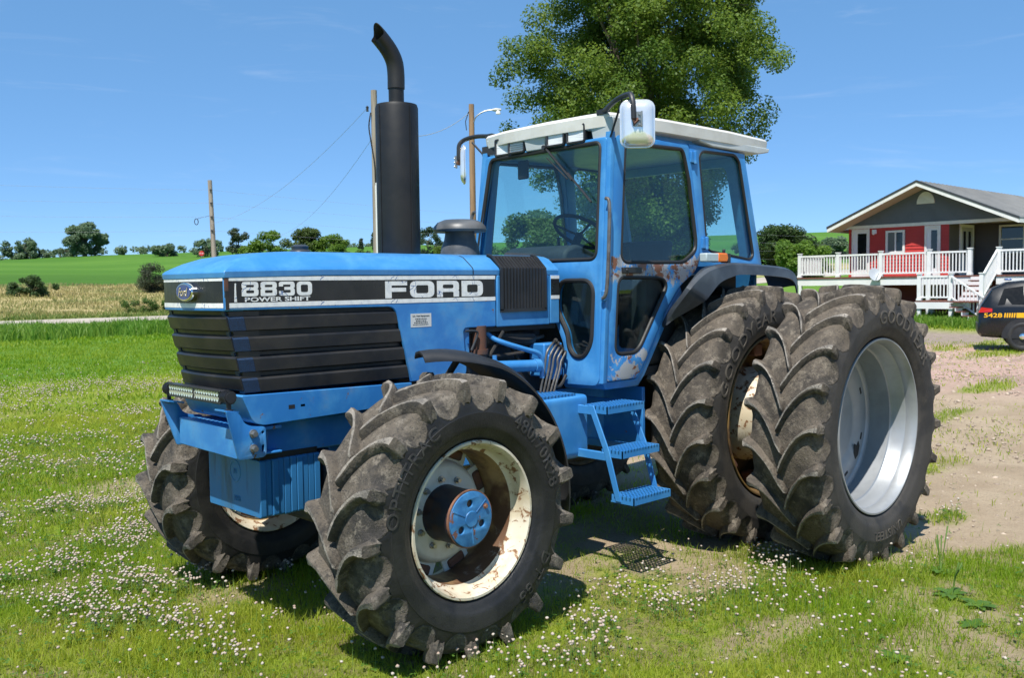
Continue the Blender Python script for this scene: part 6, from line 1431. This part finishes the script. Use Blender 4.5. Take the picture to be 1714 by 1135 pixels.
WIRE = pmat('grey_wire', (.30, .32, .34), .6)
def wire(label, a, b, sag, r=.011, seg=18):
    a, b = Vector(a), Vector(b); mb = MB(); mb.tube([a.lerp(b, t) - Vector((0, 0, sag * 4 * t * (1 - t))) for t in [k / seg for k in range(seg + 1)]], r, 5); o = mb.build('power_line', WIRE); tag(o, label, 'wire', 'overhead wires'); return o
dl = Vector((.99, -.02, 0)); names = ('topmost', 'second', 'third', 'lowest')
for k, z in enumerate((9.07, 8.1, 7.09, 6.08)):
    p = c3 + Vector((.1, .12, z))
    wire(f'{names[k]} of the four wires running left from the small leaning pole', p, p + Vector((62, -3, .15)), .75, .006); wire(f'{names[k]} of the four wires running right from the small leaning pole', p, p + Vector((-150, 8, .1)), 1.6, .006, 30)
wire('upper wire from the pale pole top sloping down to the left', c1 + u1 * -.28 + Vector((.1, .1, 9.7)), c3 + Vector((.1, .1, 6.6)), 1.0, .008)
wire('lower wire from the pale pole sloping down to the left', c1 + u1 * -.14 + Vector((.1, .1, 8.3)), (-36.5, -63, 5.9), .9, .008)
wire('wire hanging between the two poles beside the muffler', c1 + u1 * .1 + Vector((0, 0, 8.9)), c2 + Vector((0, 0, 9.9)), .75, .014)
sg_ = thing('stop_sign', 'tiny red stop sign far away beside the leaning pole', 'sign', (-48.0, -99.2, tz(-48, -99.2)))
cs_ = Vector((-48.0, -99.2, tz(-48, -99.2) + 3.35)); nn_ = Vector((.44, .9, 0)).normalized(); ee_ = Vector((0, 0, 1)).cross(nn_)
mb = MB(); mb.loft([[cs_ + nn_ * d_ + ee_ * .30 * math.cos(R(22.5 + 45 * k)) + Vector((0, 0, .30 * math.sin(R(22.5 + 45 * k)))) for k in range(8)] for d_ in (0, .02)]); mb.build('sign_plate', pmat('sign_red', (.6, .02, .02), .4), sg_); mb = MB(); mb.tube([cs_ - Vector((0, 0, 3.5)) - nn_ * .03, cs_ - nn_ * .03], .04, 6); mb.build('sign_post', 'steel', sg_)
vs, fs = fit_text('STOP', -.22, .22, -.09, .09, .002, .01); MB().add([tuple(cs_ + nn_ * (.023 + v[2]) - ee_ * -v[0] + Vector((0, 0, v[1]))) for v in vs], fs).build('sign_lettering', VIN, sg_)

# ================================================================== LIGHT, SKY, CAMERA
sv = Vector((.48, .27, 1)).normalized(); el = math.asin(sv.z); az = math.atan2(sv.x, sv.y)
sun = bpy.data.lights.new('sun', 'SUN'); sun.energy = 4.6; sun.angle = R(.53); sun.color = (1, .955, .88)
so = bpy.data.objects.new('sun', sun); COL.objects.link(so); so.rotation_euler = (-sv).to_track_quat('-Z', 'Y').to_euler(); so.location = (20, 12, 45)
W_ = bpy.data.worlds.new('World'); S.world = W_; W_.use_nodes = True; nt = W_.node_tree; nt.nodes.clear()
out = nt.nodes.new('ShaderNodeOutputWorld'); bg = nt.nodes.new('ShaderNodeBackground'); sky = nt.nodes.new('ShaderNodeTexSky'); sky.sky_type = 'NISHITA'; sky.sun_disc = False; sky.sun_elevation = el; sky.sun_rotation = az
sky.altitude = 300; sky.air_density = .6; sky.dust_density = .0; sky.ozone_density = 8
bg.inputs['Strength'].default_value = .106
mx = mixc(nt, .45, sky.outputs[0], (1.22, 3.15, 5.65))
tc = nt.nodes.new('ShaderNodeTexCoord'); mp = nt.nodes.new('ShaderNodeMapping'); mp.inputs['Scale'].default_value = (2.2, 2.2, 16); nt.links.new(tc.outputs['Generated'], mp.inputs['Vector'])
cl = math_(nt, 'MULTIPLY', ramp(nt, noise(nt, mp.outputs['Vector'], 2.6, 8, .62, .8), .55, .85), .14)
mx = mixc(nt, cl, mx, (6.2, 6.6, 7.2))
nt.links.new(mx, bg.inputs[0]); nt.links.new(bg.outputs[0], out.inputs[0])
cam = bpy.data.cameras.new('camera'); co_ = bpy.data.objects.new('camera', cam); COL.objects.link(co_); S.camera = co_
r_ = Vector((-.71617306, .69780491, -.01282387)); u_ = Vector((-.04915937, -.03210764, .99827474)); d_ = Vector((-.69618927, -.71556789, -.05729828))
mw = Matrix((( r_.x, u_.x, -d_.x, CAM[0]), (r_.y, u_.y, -d_.y, CAM[1]), (r_.z, u_.z, -d_.z, CAM[2]), (0, 0, 0, 1))); co_.matrix_world = mw
cam.sensor_width = 36; cam.lens = 1585.78 / 1714 * 36; cam.clip_start = .05; cam.clip_end = 3000
cam.dof.use_dof = True; cam.dof.focus_distance = 6.2; cam.dof.aperture_fstop = 7.1
S.view_settings.view_transform = 'Standard'; S.view_settings.look = 'None'; S.view_settings.exposure = .62; S.view_settings.gamma = 1
S.cycles.max_bounces = 8; S.cycles.transparent_max_bounces = 24; S.cycles.caustics_reflective = False; S.cycles.caustics_refractive = False
